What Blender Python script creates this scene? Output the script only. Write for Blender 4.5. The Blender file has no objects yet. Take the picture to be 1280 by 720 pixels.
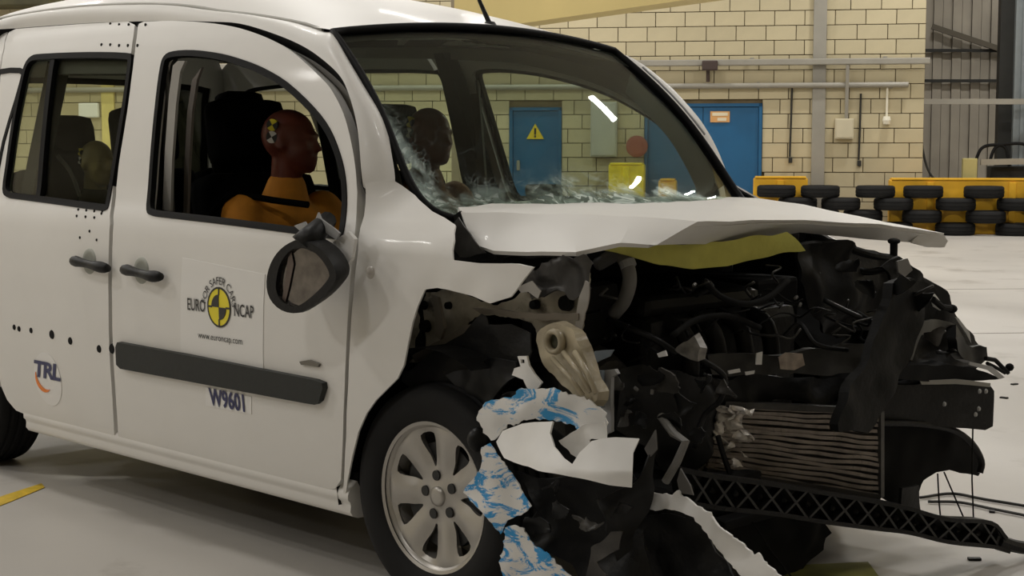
import bpy, bmesh, math, random
import numpy as np
from mathutils import Vector, Matrix, noise
from mathutils.geometry import delaunay_2d_cdt
random.seed(7)
scene = bpy.context.scene
COL = scene.collection

# ------------------------------------------------------------------ camera
FPX = 1934.0
AL = math.radians(44.8)
PITCH = math.atan(175 / FPX)
FWH = Vector((-math.cos(AL), math.sin(AL), 0))
RIGHT = Vector((math.sin(AL), math.cos(AL), 0))
FW = Vector((FWH.x * math.cos(PITCH), FWH.y * math.cos(PITCH), -math.sin(PITCH)))
UP = RIGHT.cross(FW)
CAM = Vector((3.142, -3.659, 1.275))
cam_data = bpy.data.cameras.new('camera')
cam_data.sensor_width = 36.0
cam_data.lens = 36.0 * FPX / 1280.0
cam_data.clip_end = 200
cam = bpy.data.objects.new('camera', cam_data)
COL.objects.link(cam)
cam.matrix_world = Matrix(((RIGHT.x, UP.x, -FW.x, CAM.x), (RIGHT.y, UP.y, -FW.y, CAM.y), (RIGHT.z, UP.z, -FW.z, CAM.z), (0, 0, 0, 1)))
scene.camera = cam

# ------------------------------------------------------------------ world, exposure, hall lights
world = bpy.data.worlds.new('hall_air')
scene.world = world
world.use_nodes = True
world.node_tree.nodes['Background'].inputs[0].default_value = (1.0, 0.97, 0.93, 1)
world.node_tree.nodes['Background'].inputs[1].default_value = 0.03
scene.view_settings.view_transform = 'Standard'
scene.view_settings.look = 'None'
scene.view_settings.gamma = 1.0
scene.view_settings.use_curve_mapping = False
scene.view_settings.exposure = -1.12
try:
    scene.cycles.use_denoising = True
    scene.cycles.max_bounces = 8
    scene.cycles.transparent_max_bounces = 16
    scene.cycles.caustics_reflective = False
    scene.cycles.caustics_refractive = False
except Exception:
    pass
LAMP_Z = 6.6
LAMP_W = 330.0
LAMP_COL = (1.0, 0.97, 0.925)


def ray(u, v):
    return FW + RIGHT * ((u - 640) / FPX) + UP * ((360 - v) / FPX)


def P(u, v, x=None, y=None, z=None, d=None):
    """a point of the place that the photograph shows at u, v and that lies at the given x, y, z or depth"""
    r = ray(u, v)
    if x is not None:
        t = (x - CAM.x) / r.x
    elif y is not None:
        t = (y - CAM.y) / r.y
    elif z is not None:
        t = (z - CAM.z) / r.z
    else:
        t = d
    return CAM + r * t


# ------------------------------------------------------------------ materials
MATS = {}


def mat(name, color, rough=0.5, metal=0.0, var=0.0, scale=6.0, bump=0.0, bscale=40.0, coat=0.0, spec=0.5, rand=0.0, coords='Object', dirt=None):
    if name in MATS:
        return MATS[name]
    m = bpy.data.materials.new(name)
    m.use_nodes = True
    nt = m.node_tree
    b = nt.nodes['Principled BSDF']
    b.inputs['Base Color'].default_value = (*color, 1)
    b.inputs['Roughness'].default_value = rough
    b.inputs['Metallic'].default_value = metal
    b.inputs['Coat Weight'].default_value = coat
    b.inputs['Coat Roughness'].default_value = 0.08
    b.inputs['Specular IOR Level'].default_value = spec
    tc = nt.nodes.new('ShaderNodeTexCoord')
    last = None
    if var > 0:
        n = nt.nodes.new('ShaderNodeTexNoise')
        n.inputs['Scale'].default_value = scale
        n.inputs['Detail'].default_value = 6
        nt.links.new(tc.outputs[coords], n.inputs['Vector'])
        r = nt.nodes.new('ShaderNodeMapRange')
        r.inputs['From Min'].default_value = 0.25
        r.inputs['From Max'].default_value = 0.75
        r.inputs['To Min'].default_value = 1 - var
        r.inputs['To Max'].default_value = 1 + var
        nt.links.new(n.outputs['Fac'], r.inputs['Value'])
        last = r.outputs['Result']
    if rand > 0:
        oi = nt.nodes.new('ShaderNodeObjectInfo')
        r2 = nt.nodes.new('ShaderNodeMapRange')
        r2.inputs['To Min'].default_value = 1 - rand
        r2.inputs['To Max'].default_value = 1 + rand
        nt.links.new(oi.outputs['Random'], r2.inputs['Value'])
        if last:
            mm = nt.nodes.new('ShaderNodeMath')
            mm.operation = 'MULTIPLY'
            nt.links.new(last, mm.inputs[0])
            nt.links.new(r2.outputs['Result'], mm.inputs[1])
            last = mm.outputs[0]
        else:
            last = r2.outputs['Result']
    if last:
        vm = nt.nodes.new('ShaderNodeVectorMath')
        vm.operation = 'SCALE'
        vm.inputs[0].default_value = color
        nt.links.new(last, vm.inputs['Scale'])
        out = vm.outputs[0]
        if dirt:
            n3 = nt.nodes.new('ShaderNodeTexNoise')
            n3.inputs['Scale'].default_value = dirt[1]
            n3.inputs['Detail'].default_value = 8
            n3.inputs['Roughness'].default_value = 0.65
            nt.links.new(tc.outputs[coords], n3.inputs['Vector'])
            cr = nt.nodes.new('ShaderNodeValToRGB')
            cr.color_ramp.elements[0].position = dirt[2]
            cr.color_ramp.elements[1].position = dirt[2] + 0.12
            nt.links.new(n3.outputs['Fac'], cr.inputs['Fac'])
            mx = nt.nodes.new('ShaderNodeMixRGB')
            mx.inputs['Color2'].default_value = (*dirt[0], 1)
            nt.links.new(out, mx.inputs['Color1'])
            nt.links.new(cr.outputs['Color'], mx.inputs['Fac'])
            out = mx.outputs[0]
        nt.links.new(out, b.inputs['Base Color'])
    if bump > 0:
        n2 = nt.nodes.new('ShaderNodeTexNoise')
        n2.inputs['Scale'].default_value = bscale
        n2.inputs['Detail'].default_value = 5
        nt.links.new(tc.outputs[coords], n2.inputs['Vector'])
        bp = nt.nodes.new('ShaderNodeBump')
        bp.inputs['Strength'].default_value = bump
        bp.inputs['Distance'].default_value = 0.01
        nt.links.new(n2.outputs['Fac'], bp.inputs['Height'])
        nt.links.new(bp.outputs['Normal'], b.inputs['Normal'])
    MATS[name] = m
    return m


def glass(name, tint, refl=1.0, cracks=False, haze=0.0):
    m = bpy.data.materials.new(name)
    m.use_nodes = True
    nt = m.node_tree
    nt.nodes.remove(nt.nodes['Principled BSDF'])
    out = nt.nodes['Material Output']
    tr = nt.nodes.new('ShaderNodeBsdfTransparent')
    tr.inputs[0].default_value = (*tint, 1)
    gl = nt.nodes.new('ShaderNodeBsdfGlossy')
    gl.inputs['Roughness'].default_value = 0.02
    lw = nt.nodes.new('ShaderNodeLayerWeight')
    lw.inputs['Blend'].default_value = 0.5
    pw = nt.nodes.new('ShaderNodeMath')
    pw.operation = 'POWER'
    pw.inputs[1].default_value = 5.0
    nt.links.new(lw.outputs['Facing'], pw.inputs[0])
    mulf = nt.nodes.new('ShaderNodeMath')
    mulf.operation = 'MULTIPLY_ADD'
    mulf.inputs[1].default_value = 0.5 * refl
    mulf.inputs[2].default_value = 0.035 * refl
    nt.links.new(pw.outputs[0], mulf.inputs[0])
    mx = nt.nodes.new('ShaderNodeMixShader')
    nt.links.new(mulf.outputs[0], mx.inputs[0])
    nt.links.new(tr.outputs[0], mx.inputs[1])
    nt.links.new(gl.outputs[0], mx.inputs[2])
    surf = mx.outputs[0]
    if cracks:
        tc = nt.nodes.new('ShaderNodeTexCoord')
        wob = nt.nodes.new('ShaderNodeTexNoise')
        wob.inputs['Scale'].default_value = 5
        nt.links.new(tc.outputs['Object'], wob.inputs['Vector'])
        va = nt.nodes.new('ShaderNodeVectorMath')
        va.operation = 'MULTIPLY_ADD'
        va.inputs[1].default_value = (0.25, 0.25, 0.25)
        nt.links.new(wob.outputs['Color'], va.inputs[0])
        nt.links.new(tc.outputs['Object'], va.inputs[2])
        att = nt.nodes.new('ShaderNodeAttribute')
        att.attribute_name = 'shatter'

        def crack(scale, width):
            vo = nt.nodes.new('ShaderNodeTexVoronoi')
            vo.feature = 'DISTANCE_TO_EDGE'
            vo.inputs['Scale'].default_value = scale
            nt.links.new(va.outputs[0], vo.inputs['Vector'])
            lt = nt.nodes.new('ShaderNodeMapRange')
            lt.inputs['From Min'].default_value = 0.0
            lt.inputs['From Max'].default_value = width
            lt.inputs['To Min'].default_value = 1.0
            lt.inputs['To Max'].default_value = 0.0
            nt.links.new(vo.outputs['Distance'], lt.inputs['Value'])
            return lt.outputs['Result']
        c1 = crack(9, 0.014)
        c2 = crack(42, 0.09)
        c3 = crack(95, 0.13)
        nz = nt.nodes.new('ShaderNodeTexNoise')
        nz.inputs['Scale'].default_value = 11
        nz.inputs['Detail'].default_value = 4
        nt.links.new(tc.outputs['Object'], nz.inputs['Vector'])

        def math2(op, a, b):
            n = nt.nodes.new('ShaderNodeMath')
            n.operation = op
            for i, q in enumerate((a, b)):
                if isinstance(q, (int, float)):
                    n.inputs[i].default_value = q
                else:
                    nt.links.new(q, n.inputs[i])
            n.use_clamp = True
            return n.outputs[0]
        w = att.outputs['Fac']
        nzc = nt.nodes.new('ShaderNodeMapRange')
        nzc.inputs['From Min'].default_value = 0.42
        nzc.inputs['From Max'].default_value = 0.62
        nt.links.new(nz.outputs['Fac'], nzc.inputs['Value'])
        w2 = math2('MULTIPLY', w, nzc.outputs['Result'])
        a = math2('MULTIPLY', c1, math2('ADD', math2('MULTIPLY', w, 0.4), 0.02))
        b = math2('MULTIPLY', c2, math2('MULTIPLY', w2, 0.95))
        c = math2('MULTIPLY', c3, math2('MULTIPLY', math2('SUBTRACT', w, 0.45), 1.7))
        tot = math2('MAXIMUM', math2('MAXIMUM', a, b), c)
        tot = math2('MAXIMUM', tot, math2('MULTIPLY', math2('SUBTRACT', w2, 0.25), 0.75))
        cell = nt.nodes.new('ShaderNodeTexVoronoi')
        cell.inputs['Scale'].default_value = 62
        nt.links.new(va.outputs[0], cell.inputs['Vector'])
        sepc = nt.nodes.new('ShaderNodeSeparateColor')
        nt.links.new(cell.outputs['Color'], sepc.inputs[0])
        ramp = nt.nodes.new('ShaderNodeValToRGB')
        ramp.color_ramp.elements[0].position = 0.25
        ramp.color_ramp.elements[0].color = (0.05, 0.085, 0.068, 1)
        ramp.color_ramp.elements[1].position = 0.92
        ramp.color_ramp.elements[1].color = (0.85, 0.95, 0.90, 1)
        mid = ramp.color_ramp.elements.new(0.66)
        mid.color = (0.20, 0.29, 0.245, 1)
        nt.links.new(sepc.outputs[0], ramp.inputs['Fac'])
        crumb = math2('MULTIPLY', math2('SUBTRACT', math2('MULTIPLY', w, math2('ADD', nzc.outputs['Result'], 0.45)), 0.22), 1.7)
        crumb = math2('MULTIPLY', crumb, 0.85)
        lines = tot
        tot = math2('MAXIMUM', tot, crumb)
        df = nt.nodes.new('ShaderNodeBsdfDiffuse')
        nt.links.new(ramp.outputs['Color'], df.inputs[0])
        gl2 = nt.nodes.new('ShaderNodeBsdfGlossy')
        gl2.inputs[0].default_value = (0.8, 0.9, 0.86, 1)
        gl2.inputs['Roughness'].default_value = 0.3
        m3 = nt.nodes.new('ShaderNodeMixShader')
        m3.inputs[0].default_value = 0.25
        nt.links.new(df.outputs[0], m3.inputs[1])
        nt.links.new(gl2.outputs[0], m3.inputs[2])
        m2 = nt.nodes.new('ShaderNodeMixShader')
        nt.links.new(tot, m2.inputs[0])
        nt.links.new(surf, m2.inputs[1])
        nt.links.new(m3.outputs[0], m2.inputs[2])
        surf = m2.outputs[0]
    nt.links.new(surf, out.inputs['Surface'])
    MATS[name] = m
    return m


def paint_smear(name, base, blue, thr=0.52, scale=9):
    """white plastic with blue chalk paint rubbed on in streaks"""
    m = mat(name, base, 0.45, var=0.06, scale=10)
    nt = m.node_tree
    b = nt.nodes['Principled BSDF']
    src = b.inputs['Base Color'].links[0].from_socket
    tc = nt.nodes.new('ShaderNodeTexCoord')
    mp = nt.nodes.new('ShaderNodeMapping')
    mp.inputs['Rotation'].default_value = (0.3, 0.6, 0.2)
    mp.inputs['Scale'].default_value = (1.0, 1.0, 2.2)
    nt.links.new(tc.outputs['Object'], mp.inputs['Vector'])
    n = nt.nodes.new('ShaderNodeTexNoise')
    n.inputs['Scale'].default_value = scale
    n.inputs['Detail'].default_value = 9
    n.inputs['Roughness'].default_value = 0.7
    n.inputs['Distortion'].default_value = 1.2
    nt.links.new(mp.outputs['Vector'], n.inputs['Vector'])
    cr = nt.nodes.new('ShaderNodeValToRGB')
    cr.color_ramp.elements[0].position = thr
    cr.color_ramp.elements[1].position = thr + 0.05
    nt.links.new(n.outputs['Fac'], cr.inputs['Fac'])
    mx = nt.nodes.new('ShaderNodeMixRGB')
    mx.inputs['Color2'].default_value = (*blue, 1)
    nt.links.new(cr.outputs['Color'], mx.inputs['Fac'])
    nt.links.new(src, mx.inputs['Color1'])
    nt.links.new(mx.outputs[0], b.inputs['Base Color'])
    return m


WHITE = mat('white_car_paint', (0.76, 0.745, 0.715), 0.5, var=0.03, scale=3, coat=0.05)
WHITE_IN = mat('white_inner_metal', (0.55, 0.53, 0.49), 0.5, var=0.05)
BLACKP = mat('black_plastic', (0.008, 0.008, 0.0082), 0.48, var=0.3, scale=14, bump=0.15, bscale=60, spec=0.28)
BLACKD = mat('black_matte', (0.006, 0.006, 0.006), 0.8, var=0.3, spec=0.2)
BLACKG = mat('black_gloss', (0.005, 0.0052, 0.0055), 0.42, var=0.3, scale=20, spec=0.25)
TRIM = mat('dark_rubbing_strip', (0.016, 0.0185, 0.017), 0.65, var=0.15, scale=60, bump=0.1, bscale=200)
RUBBER = mat('tyre_rubber', (0.006, 0.006, 0.0063), 0.75, var=0.25, scale=12, spec=0.3)
SEAL = mat('black_window_seal', (0.005, 0.005, 0.0055), 0.6, var=0.2, spec=0.12)
DGREY = mat('dark_grey_metal', (0.055, 0.052, 0.048), 0.45, 0.4, var=0.4, scale=18, bump=0.2)
APRON = mat('stained_grey_beige_sheet', (0.38, 0.345, 0.27), 0.5, 0.1, var=0.45, scale=13, bump=0.25, bscale=30, dirt=((0.05, 0.042, 0.032), 11, 0.56))
CREAM = mat('cream_translucent_plastic', (0.36, 0.31, 0.215), 0.28, var=0.25, scale=16, bump=0.2)
ALU = mat('bare_aluminium', (0.85, 0.80, 0.74), 0.38, 0.3, var=0.3, scale=30, bump=0.5, bscale=70)
ALUD = mat('dull_aluminium_fins', (0.24, 0.205, 0.175), 0.45, 0.2, var=0.35, scale=22)
ALLOY = mat('silver_alloy', (0.42, 0.40, 0.37), 0.34, 0.55, var=0.05)
ALLOYD = mat('dark_hub_metal', (0.03, 0.03, 0.03), 0.5, 0.4)
LINER = mat('olive_yellow_bonnet_lining', (0.58, 0.55, 0.115), 0.6, var=0.2, scale=9, bump=0.2)
INTER = mat('dark_interior_trim', (0.020, 0.020, 0.019), 0.7, var=0.2)
INTERG = mat('grey_interior_trim', (0.13, 0.125, 0.115), 0.7, var=0.1)
FABRIC = mat('black_seat_fabric', (0.0035, 0.0035, 0.004), 0.95, var=0.2, scale=8, spec=0.04)
GREYHOSE = mat('grey_hose', (0.17, 0.165, 0.155), 0.5, var=0.15)
LIGHTHOSE = mat('pale_grey_plastic', (0.33, 0.33, 0.33), 0.4, var=0.1)
WHITEP = paint_smear('white_plastic_with_blue_smears', (0.76, 0.75, 0.73), (0.035, 0.30, 0.62), 0.54, 8)
WHITEB = paint_smear('white_plastic_rubbed_blue', (0.76, 0.75, 0.73), (0.03, 0.30, 0.66), 0.487, 11)
WHITEC = mat('clean_white_plastic', (0.77, 0.76, 0.74), 0.38, var=0.05, scale=12)
GLASS_WS = glass('cracked_windscreen_glass', (0.83, 0.885, 0.845), 1.15, True)
GLASS_SIDE = glass('side_window_glass', (0.84, 0.865, 0.81), 1.2)
GLASS_CLEAR = glass('clear_side_glass', (0.91, 0.93, 0.87), 0.3)
GLASS_DARK = glass('view_blocking_glass', (0.10, 0.11, 0.10), 1.1)
GLASS_MIR = mat('mirror_glass', (0.15, 0.135, 0.12), 0.10, 0.9, var=0.3, scale=30)
SKIN = mat('dummy_red_brown_vinyl', (0.16, 0.042, 0.026), 0.42, var=0.15, scale=9)
SHIRT = mat('orange_shirt', (0.62, 0.24, 0.018), 0.8, var=0.2, scale=14, bump=0.3, bscale=25)
CHILD = mat('olive_brown_vinyl', (0.30, 0.235, 0.075), 0.5, var=0.2)
YELLOWS = mat('sticker_yellow', (0.85, 0.72, 0.02), 0.4)
BLACKS = mat('sticker_black', (0.01, 0.01, 0.012), 0.4)
WHITES = mat('sticker_white', (0.80, 0.79, 0.77), 0.35)
NAVY = mat('sticker_navy', (0.015, 0.018, 0.10), 0.4)
ORANGE = mat('sticker_orange', (0.85, 0.22, 0.01), 0.4)


# ------------------------------------------------------------------ mesh helpers
def link(o, parent=None):
    COL.objects.link(o)
    if parent is not None:
        o.parent = parent
    return o


def mesh(name, verts, faces, material, parent=None, smooth=True, label=None):
    me = bpy.data.meshes.new(name)
    me.from_pydata([tuple(v) for v in verts], [], faces)
    me.materials.append(material)
    me.validate()
    if smooth:
        me.shade_smooth()
    me.update()
    o = bpy.data.objects.new(name, me)
    link(o, parent)
    if label:
        o['label'] = label
    return o


def tag(o, label, cat, group=None, kind=None):
    if label:
        o['label'] = label
    if cat:
        o['category'] = cat
    if group:
        o['group'] = group
    if kind:
        o['kind'] = kind
    return o


def struct(o):
    o['kind'] = 'structure'
    return o


def empty(name, loc=(0, 0, 0)):
    o = bpy.data.objects.new(name, None)
    o.empty_display_size = 0.1
    o.location = loc
    return link(o)


class MB:
    """collects shapes of ONE piece"""

    def __init__(s):
        s.v = []
        s.f = []

    def add(s, v, f):
        n = len(s.v)
        s.v += [Vector(q) for q in v]
        s.f += [tuple(i + n for i in q) for q in f]
        return s

    def box(s, c, size, rot=None, bevel=0.0):
        bm = bmesh.new()
        bmesh.ops.create_cube(bm, size=1)
        bmesh.ops.scale(bm, vec=size, verts=bm.verts)
        if bevel > 0:
            bmesh.ops.bevel(bm, geom=bm.edges[:], offset=bevel, segments=2, affect='EDGES', profile=0.6)
        M = Matrix.Translation(c) @ (rot.to_4x4() if rot is not None else Matrix.Identity(4))
        bm.verts.index_update()
        s.add([M @ v.co for v in bm.verts], [[v.index for v in f.verts] for f in bm.faces])
        bm.free()
        return s

    def beam(s, a, b, w, h, upv=Vector((0, 0, 1)), bevel=0.0):
        a, b = Vector(a), Vector(b)
        d = (b - a)
        L = d.length
        d.normalize()
        sd = d.cross(upv)
        if sd.length < 1e-4:
            sd = Vector((1, 0, 0))
        sd.normalize()
        u2 = sd.cross(d)
        R = Matrix((d, sd, u2)).transposed()
        return s.box((a + b) / 2, (L, w, h), R, bevel)

    def tube(s, pts, r, n=10, caps=True, rs=None):
        pts = [Vector(p) for p in pts]
        N = len(pts)
        t0 = (pts[1] - pts[0]).normalized()
        a = t0.orthogonal().normalized()
        V = []
        for i, p in enumerate(pts):
            t = (pts[min(i + 1, N - 1)] - pts[max(i - 1, 0)]).normalized()
            a = (a - t * a.dot(t)).normalized()
            b = t.cross(a)
            rr = rs[i] if rs else r
            for k in range(n):
                th = 2 * math.pi * k / n
                V.append(p + a * math.cos(th) * rr + b * math.sin(th) * rr)
        F = []
        for i in range(N - 1):
            for k in range(n):
                F.append((i * n + k, i * n + (k + 1) % n, (i + 1) * n + (k + 1) % n, (i + 1) * n + k))
        if caps:
            F.append(tuple(range(n - 1, -1, -1)))
            F.append(tuple((N - 1) * n + k for k in range(n)))
        return s.add(V, F)

    def lathe(s, prof, c, axis='y', n=48, close=False):
        """prof: list of (r, h) along the axis"""
        V = []
        for r, h in prof:
            for k in range(n):
                th = 2 * math.pi * k / n
                if axis == 'y':
                    V.append(Vector(c) + Vector((r * math.cos(th), h, r * math.sin(th))))
                elif axis == 'z':
                    V.append(Vector(c) + Vector((r * math.cos(th), r * math.sin(th), h)))
                else:
                    V.append(Vector(c) + Vector((h, r * math.cos(th), r * math.sin(th))))
        F = []
        m = len(prof)
        for i in range(m if close else m - 1):
            j = (i + 1) % m
            for k in range(n):
                F.append((i * n + k, i * n + (k + 1) % n, j * n + (k + 1) % n, j * n + k))
        return s.add(V, F)

    def build(s, name, material, parent=None, smooth=False, label=None, autosmooth=None):
        o = mesh(name, s.v, s.f, material, parent, smooth, label)
        bm = bmesh.new()
        bm.from_mesh(o.data)
        bmesh.ops.recalc_face_normals(bm, faces=bm.faces)
        if autosmooth is not None:
            for f in bm.faces:
                f.smooth = True
            for e in bm.edges:
                if len(e.link_faces) == 2 and e.calc_face_angle(0) > autosmooth:
                    e.smooth = False
        bm.to_mesh(o.data)
        bm.free()
        return o


def spline(pts, n=6, closed=False):
    """Catmull-Rom through 2D/3D points"""
    pts = [Vector(p) for p in pts]
    N = len(pts)
    out = []
    rng = range(N if closed else N - 1)
    for i in rng:
        p1, p2 = pts[i], pts[(i + 1) % N]
        p0 = pts[(i - 1) % N] if (closed or i > 0) else p1 * 2 - p2
        p3 = pts[(i + 2) % N] if (closed or i + 2 < N) else p2 * 2 - p1
        for k in range(n):
            t = k / n
            out.append(0.5 * ((2 * p1) + (p2 - p0) * t + (2 * p0 - 5 * p1 + 4 * p2 - p3) * t * t + (3 * p1 - p0 - 3 * p2 + p3) * t ** 3))
    if not closed:
        out.append(pts[-1])
    return out


def inside(p, poly):
    x, y = p[0], p[1]
    c = False
    j = len(poly) - 1
    for i in range(len(poly)):
        xi, yi = poly[i][0], poly[i][1]
        xj, yj = poly[j][0], poly[j][1]
        if (yi > y) != (yj > y) and x < (xj - xi) * (y - yi) / (yj - yi) + xi:
            c = not c
        j = i
    return c


def resample(poly, step):
    out = []
    N = len(poly)
    for i in range(N):
        a, b = Vector(poly[i]).to_2d(), Vector(poly[(i + 1) % N]).to_2d()
        k = max(1, int(math.ceil((b - a).length / step)))
        for j in range(k):
            out.append(a.lerp(b, j / k))
    return out


def fill(poly, holes, step):
    """triangles of a 2D outline with holes, filled with an inner grid"""
    loops = [resample(poly, step)] + [resample(h, step) for h in holes]
    vs, es = [], []
    for lp in loops:
        n = len(vs)
        vs += lp
        es += [(n + i, n + (i + 1) % len(lp)) for i in range(len(lp))]
    bx = [v.x for v in loops[0]]
    by = [v.y for v in loops[0]]
    nb = len(vs)
    bound = np.array([(v.x, v.y) for v in vs])
    y = min(by) + step * 0.5
    row = 0
    while y < max(by):
        x = min(bx) + step * (0.5 if row % 2 else 0.25)
        while x < max(bx):
            q = (x, y)
            if inside(q, loops[0]) and not any(inside(q, h) for h in loops[1:]):
                if np.min((bound[:, 0] - x) ** 2 + (bound[:, 1] - y) ** 2) > (0.45 * step) ** 2:
                    vs.append(Vector(q))
            x += step
        y += step * 0.87
        row += 1
    r = delaunay_2d_cdt(vs, es, [], 0, 1e-7)
    V, F = r[0], r[2]
    tris = []
    for f in F:
        c = sum((V[i] for i in f), Vector((0, 0))) / len(f)
        e1, e2 = V[f[1]] - V[f[0]], V[f[2]] - V[f[0]]
        if abs(e1.x * e2.y - e1.y * e2.x) < 2e-3 * step * step:
            continue
        if inside(c, loops[0]) and not any(inside(c, h) for h in loops[1:]):
            tris.append(tuple(f))
    return V, tris


def sheet(name, V3, tris, thick, material, parent, label=None, toward=None, vnorm=None):
    """a sheet of real thickness on a triangulated surface; toward: a direction the outer face looks to"""
    V3 = [Vector(v) for v in V3]
    nrm = [Vector((0, 0, 0)) for _ in V3]
    tot = Vector((0, 0, 0))
    for f in tris:
        n = (V3[f[1]] - V3[f[0]]).cross(V3[f[2]] - V3[f[0]])
        tot += n
        for i in f:
            nrm[i] += n
    if toward is not None and tot.dot(Vector(toward)) < 0:
        tris = [tuple(reversed(f)) for f in tris]
        nrm = [-n for n in nrm]
    nrm = [n.normalized() if n.length > 0 else Vector((0, 0, 1)) for n in nrm]
    if vnorm is not None:
        nrm = vnorm
    n0 = len(V3)
    V = list(V3) + [v - n * thick for v, n in zip(V3, nrm)]
    F = list(tris) + [tuple(i + n0 for i in reversed(f)) for f in tris]
    cnt = {}
    for f in tris:
        for i in range(len(f)):
            a, b = f[i], f[(i + 1) % len(f)]
            cnt[(a, b)] = cnt.get((a, b), 0) + 1
    for (a, b) in cnt:
        if (b, a) not in cnt:
            k = len(V)
            V += [V[a], V[b], V[b + n0], V[a + n0]]
            F.append((k + 1, k, k + 3, k + 2))
    o = mesh(name, V, F, material, parent, True, label)
    if vnorm is not None and len(o.data.vertices) == len(V):
        N = list(nrm) + [-n for n in nrm]
        for k in range(2 * n0, len(V), 4):
            fn = (V[k] - V[k + 1]).cross(V[k + 3] - V[k])
            fn = fn.normalized() if fn.length > 0 else Vector((0, 0, 1))
            N += [fn] * 4
        o.data.normals_split_custom_set_from_vertices([tuple(n) for n in N])
    return o


def crumple(p, amp, sc, seed):
    if amp <= 0:
        return Vector((0, 0, 0))
    q = Vector(p) * sc + Vector((seed * 7.3, seed * 3.1, seed))
    return Vector((noise.noise(q), noise.noise(q + Vector((31, 0, 0))), noise.noise(q + Vector((0, 57, 0))))) * amp


def frag(name, poly, material, parent, y=None, x=None, thick=0.004, step=9, amp=0.006, sc=14, holes=(), label=None, curve=0, jag=0):
    """a torn or cut sheet: an outline of the photograph given its own place in depth (x or y, a number or a function of u, v)"""
    if curve:
        poly = [tuple(q) for q in spline(poly, curve, True)]
    seed = (sum(a * 3 + b for a, b in poly) % 97) / 7
    if jag:
        rp = resample(poly, step * 0.7)
        poly = [(q.x + jag * noise.noise(Vector((q.x * .21, q.y * .23, seed))), q.y + jag * noise.noise(Vector((q.y * .27, q.x * .19, seed + 9)))) for q in rp]
    V, T = fill(poly, holes, step)
    W = []
    for q in V:
        if y is not None:
            p = P(q.x, q.y, y=y(q.x, q.y) if callable(y) else y)
        else:
            p = P(q.x, q.y, x=x(q.x, q.y) if callable(x) else x)
        W.append(p + crumple(p, amp, sc, seed))
    return sheet(name, W, T, thick, material, parent, label, toward=-FWH)


def lin(u0, a, u1, b):
    return lambda u, v: a + (b - a) * (u - u0) / (u1 - u0)


def interp(tab, t):
    if t <= tab[0][0]:
        return tab[0][1]
    for (a, va), (b, vb) in zip(tab, tab[1:]):
        if t <= b:
            k = (t - a) / (b - a)
            return va + (vb - va) * k
    return tab[-1][1]

# ------------------------------------------------------------------ the hall
PHI = math.radians(9.3)
DW = RIGHT * math.cos(PHI) - FWH * math.sin(PHI)      # along the back wall, to the right
NW = -FWH * math.cos(PHI) - RIGHT * math.sin(PHI)     # out of the back wall, towards the car
CAM0 = Vector((CAM.x, CAM.y, 0))
W0 = CAM0 + RIGHT * 6.274 + FWH * 23.70               # right-hand end of the block wall, on the floor


def WP(s, z, out=0.0):
    return W0 - DW * s + NW * out + Vector((0, 0, z))


def wall_at(u, v, out=0.0):
    r = ray(u, v)
    o = W0 + NW * out
    t = (o - CAM).dot(NW) / r.dot(NW)
    p = CAM + r * t
    return -(p - W0).dot(DW), p.z


def su(u, out=0.0):
    return wall_at(u, 185, out)[0]


RW = Matrix((DW, -NW, Vector((0, 0, 1)))).transposed()     # local x along the wall, y into it, z up
RWE = RW.to_euler()
CONC = mat('pale_concrete_floor', (0.50, 0.475, 0.44), 0.42, var=0.10, scale=0.8, bump=0.05, bscale=8, spec=0.4, dirt=((0.36, 0.335, 0.30), 1.3, 0.56))
BLOCK = mat('cream_painted_block', (0.50, 0.438, 0.285), 0.7, var=0.07, scale=3, bump=0.12, bscale=60, rand=0.055)
MORTAR = mat('dark_recessed_mortar', (0.17, 0.13, 0.07), 0.9, var=0.3, scale=3)
GREYP = mat('grey_painted_steel', (0.29, 0.275, 0.235), 0.5, var=0.1, scale=3)
GREYD = mat('dull_grey_sheet', (0.36, 0.325, 0.265), 0.7, var=0.22, scale=1.2)
BLUED = mat('blue_door_paint', (0.010, 0.100, 0.235), 0.4, var=0.08, scale=3)
DARKST = mat('dark_steel', (0.016, 0.016, 0.013), 0.6, var=0.2)
BLUEG = mat('blue_grey_cladding', (0.19, 0.215, 0.225), 0.5, var=0.1)
YELB = mat('yellow_barrier_paint', (0.78, 0.43, 0.018), 0.5, var=0.18, scale=2.5)
YELC = mat('faded_yellow_crane_paint', (0.50, 0.40, 0.16), 0.55, var=0.06, scale=1)
HALLW = mat('hall_wall_cream', (0.55, 0.50, 0.38), 0.8, var=0.05)
CEILM = mat('hall_ceiling', (0.40, 0.38, 0.33), 0.8, var=0.05)

# floor
mb = MB()
mb.box(CAM0 + FWH * 8 + Vector((0, 0, -0.1)), (70, 70, 0.2), RW)
floor = struct(mb.build('floor', CONC))

# back wall: mortar core, then each block
S_END = 21.0
WALL_H = 8.0
door_rects = []          # s0, s1, z1 in wall coordinates
d1a, d1z = wall_at(953, 129)
d1b, _ = wall_at(806, 129)
d2a, d2z = wall_at(702, 134)
d2b, _ = wall_at(637, 134)
door_rects = [(d1a, d1b, d1z), (d2a, d2b, d2z)]
mb = MB()
mb.box(WP(S_END / 2, WALL_H / 2, -0.17), (S_END, 0.24, WALL_H), RW)
wall_back = struct(mb.build('wall_back', MORTAR))
BL, BH, BJ = 0.457, 0.225, 0.011
block_meshes = {}


def block_mesh(L):
    k = round(L, 3)
    if k not in block_meshes:
        b = MB()
        b.box((0, 0, 0), (L, 0.07, BH - BJ), None, 0.006)
        o = b.build('block', BLOCK)
        me = o.data
        bpy.data.objects.remove(o)
        block_meshes[k] = me
    return block_meshes[k]


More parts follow.
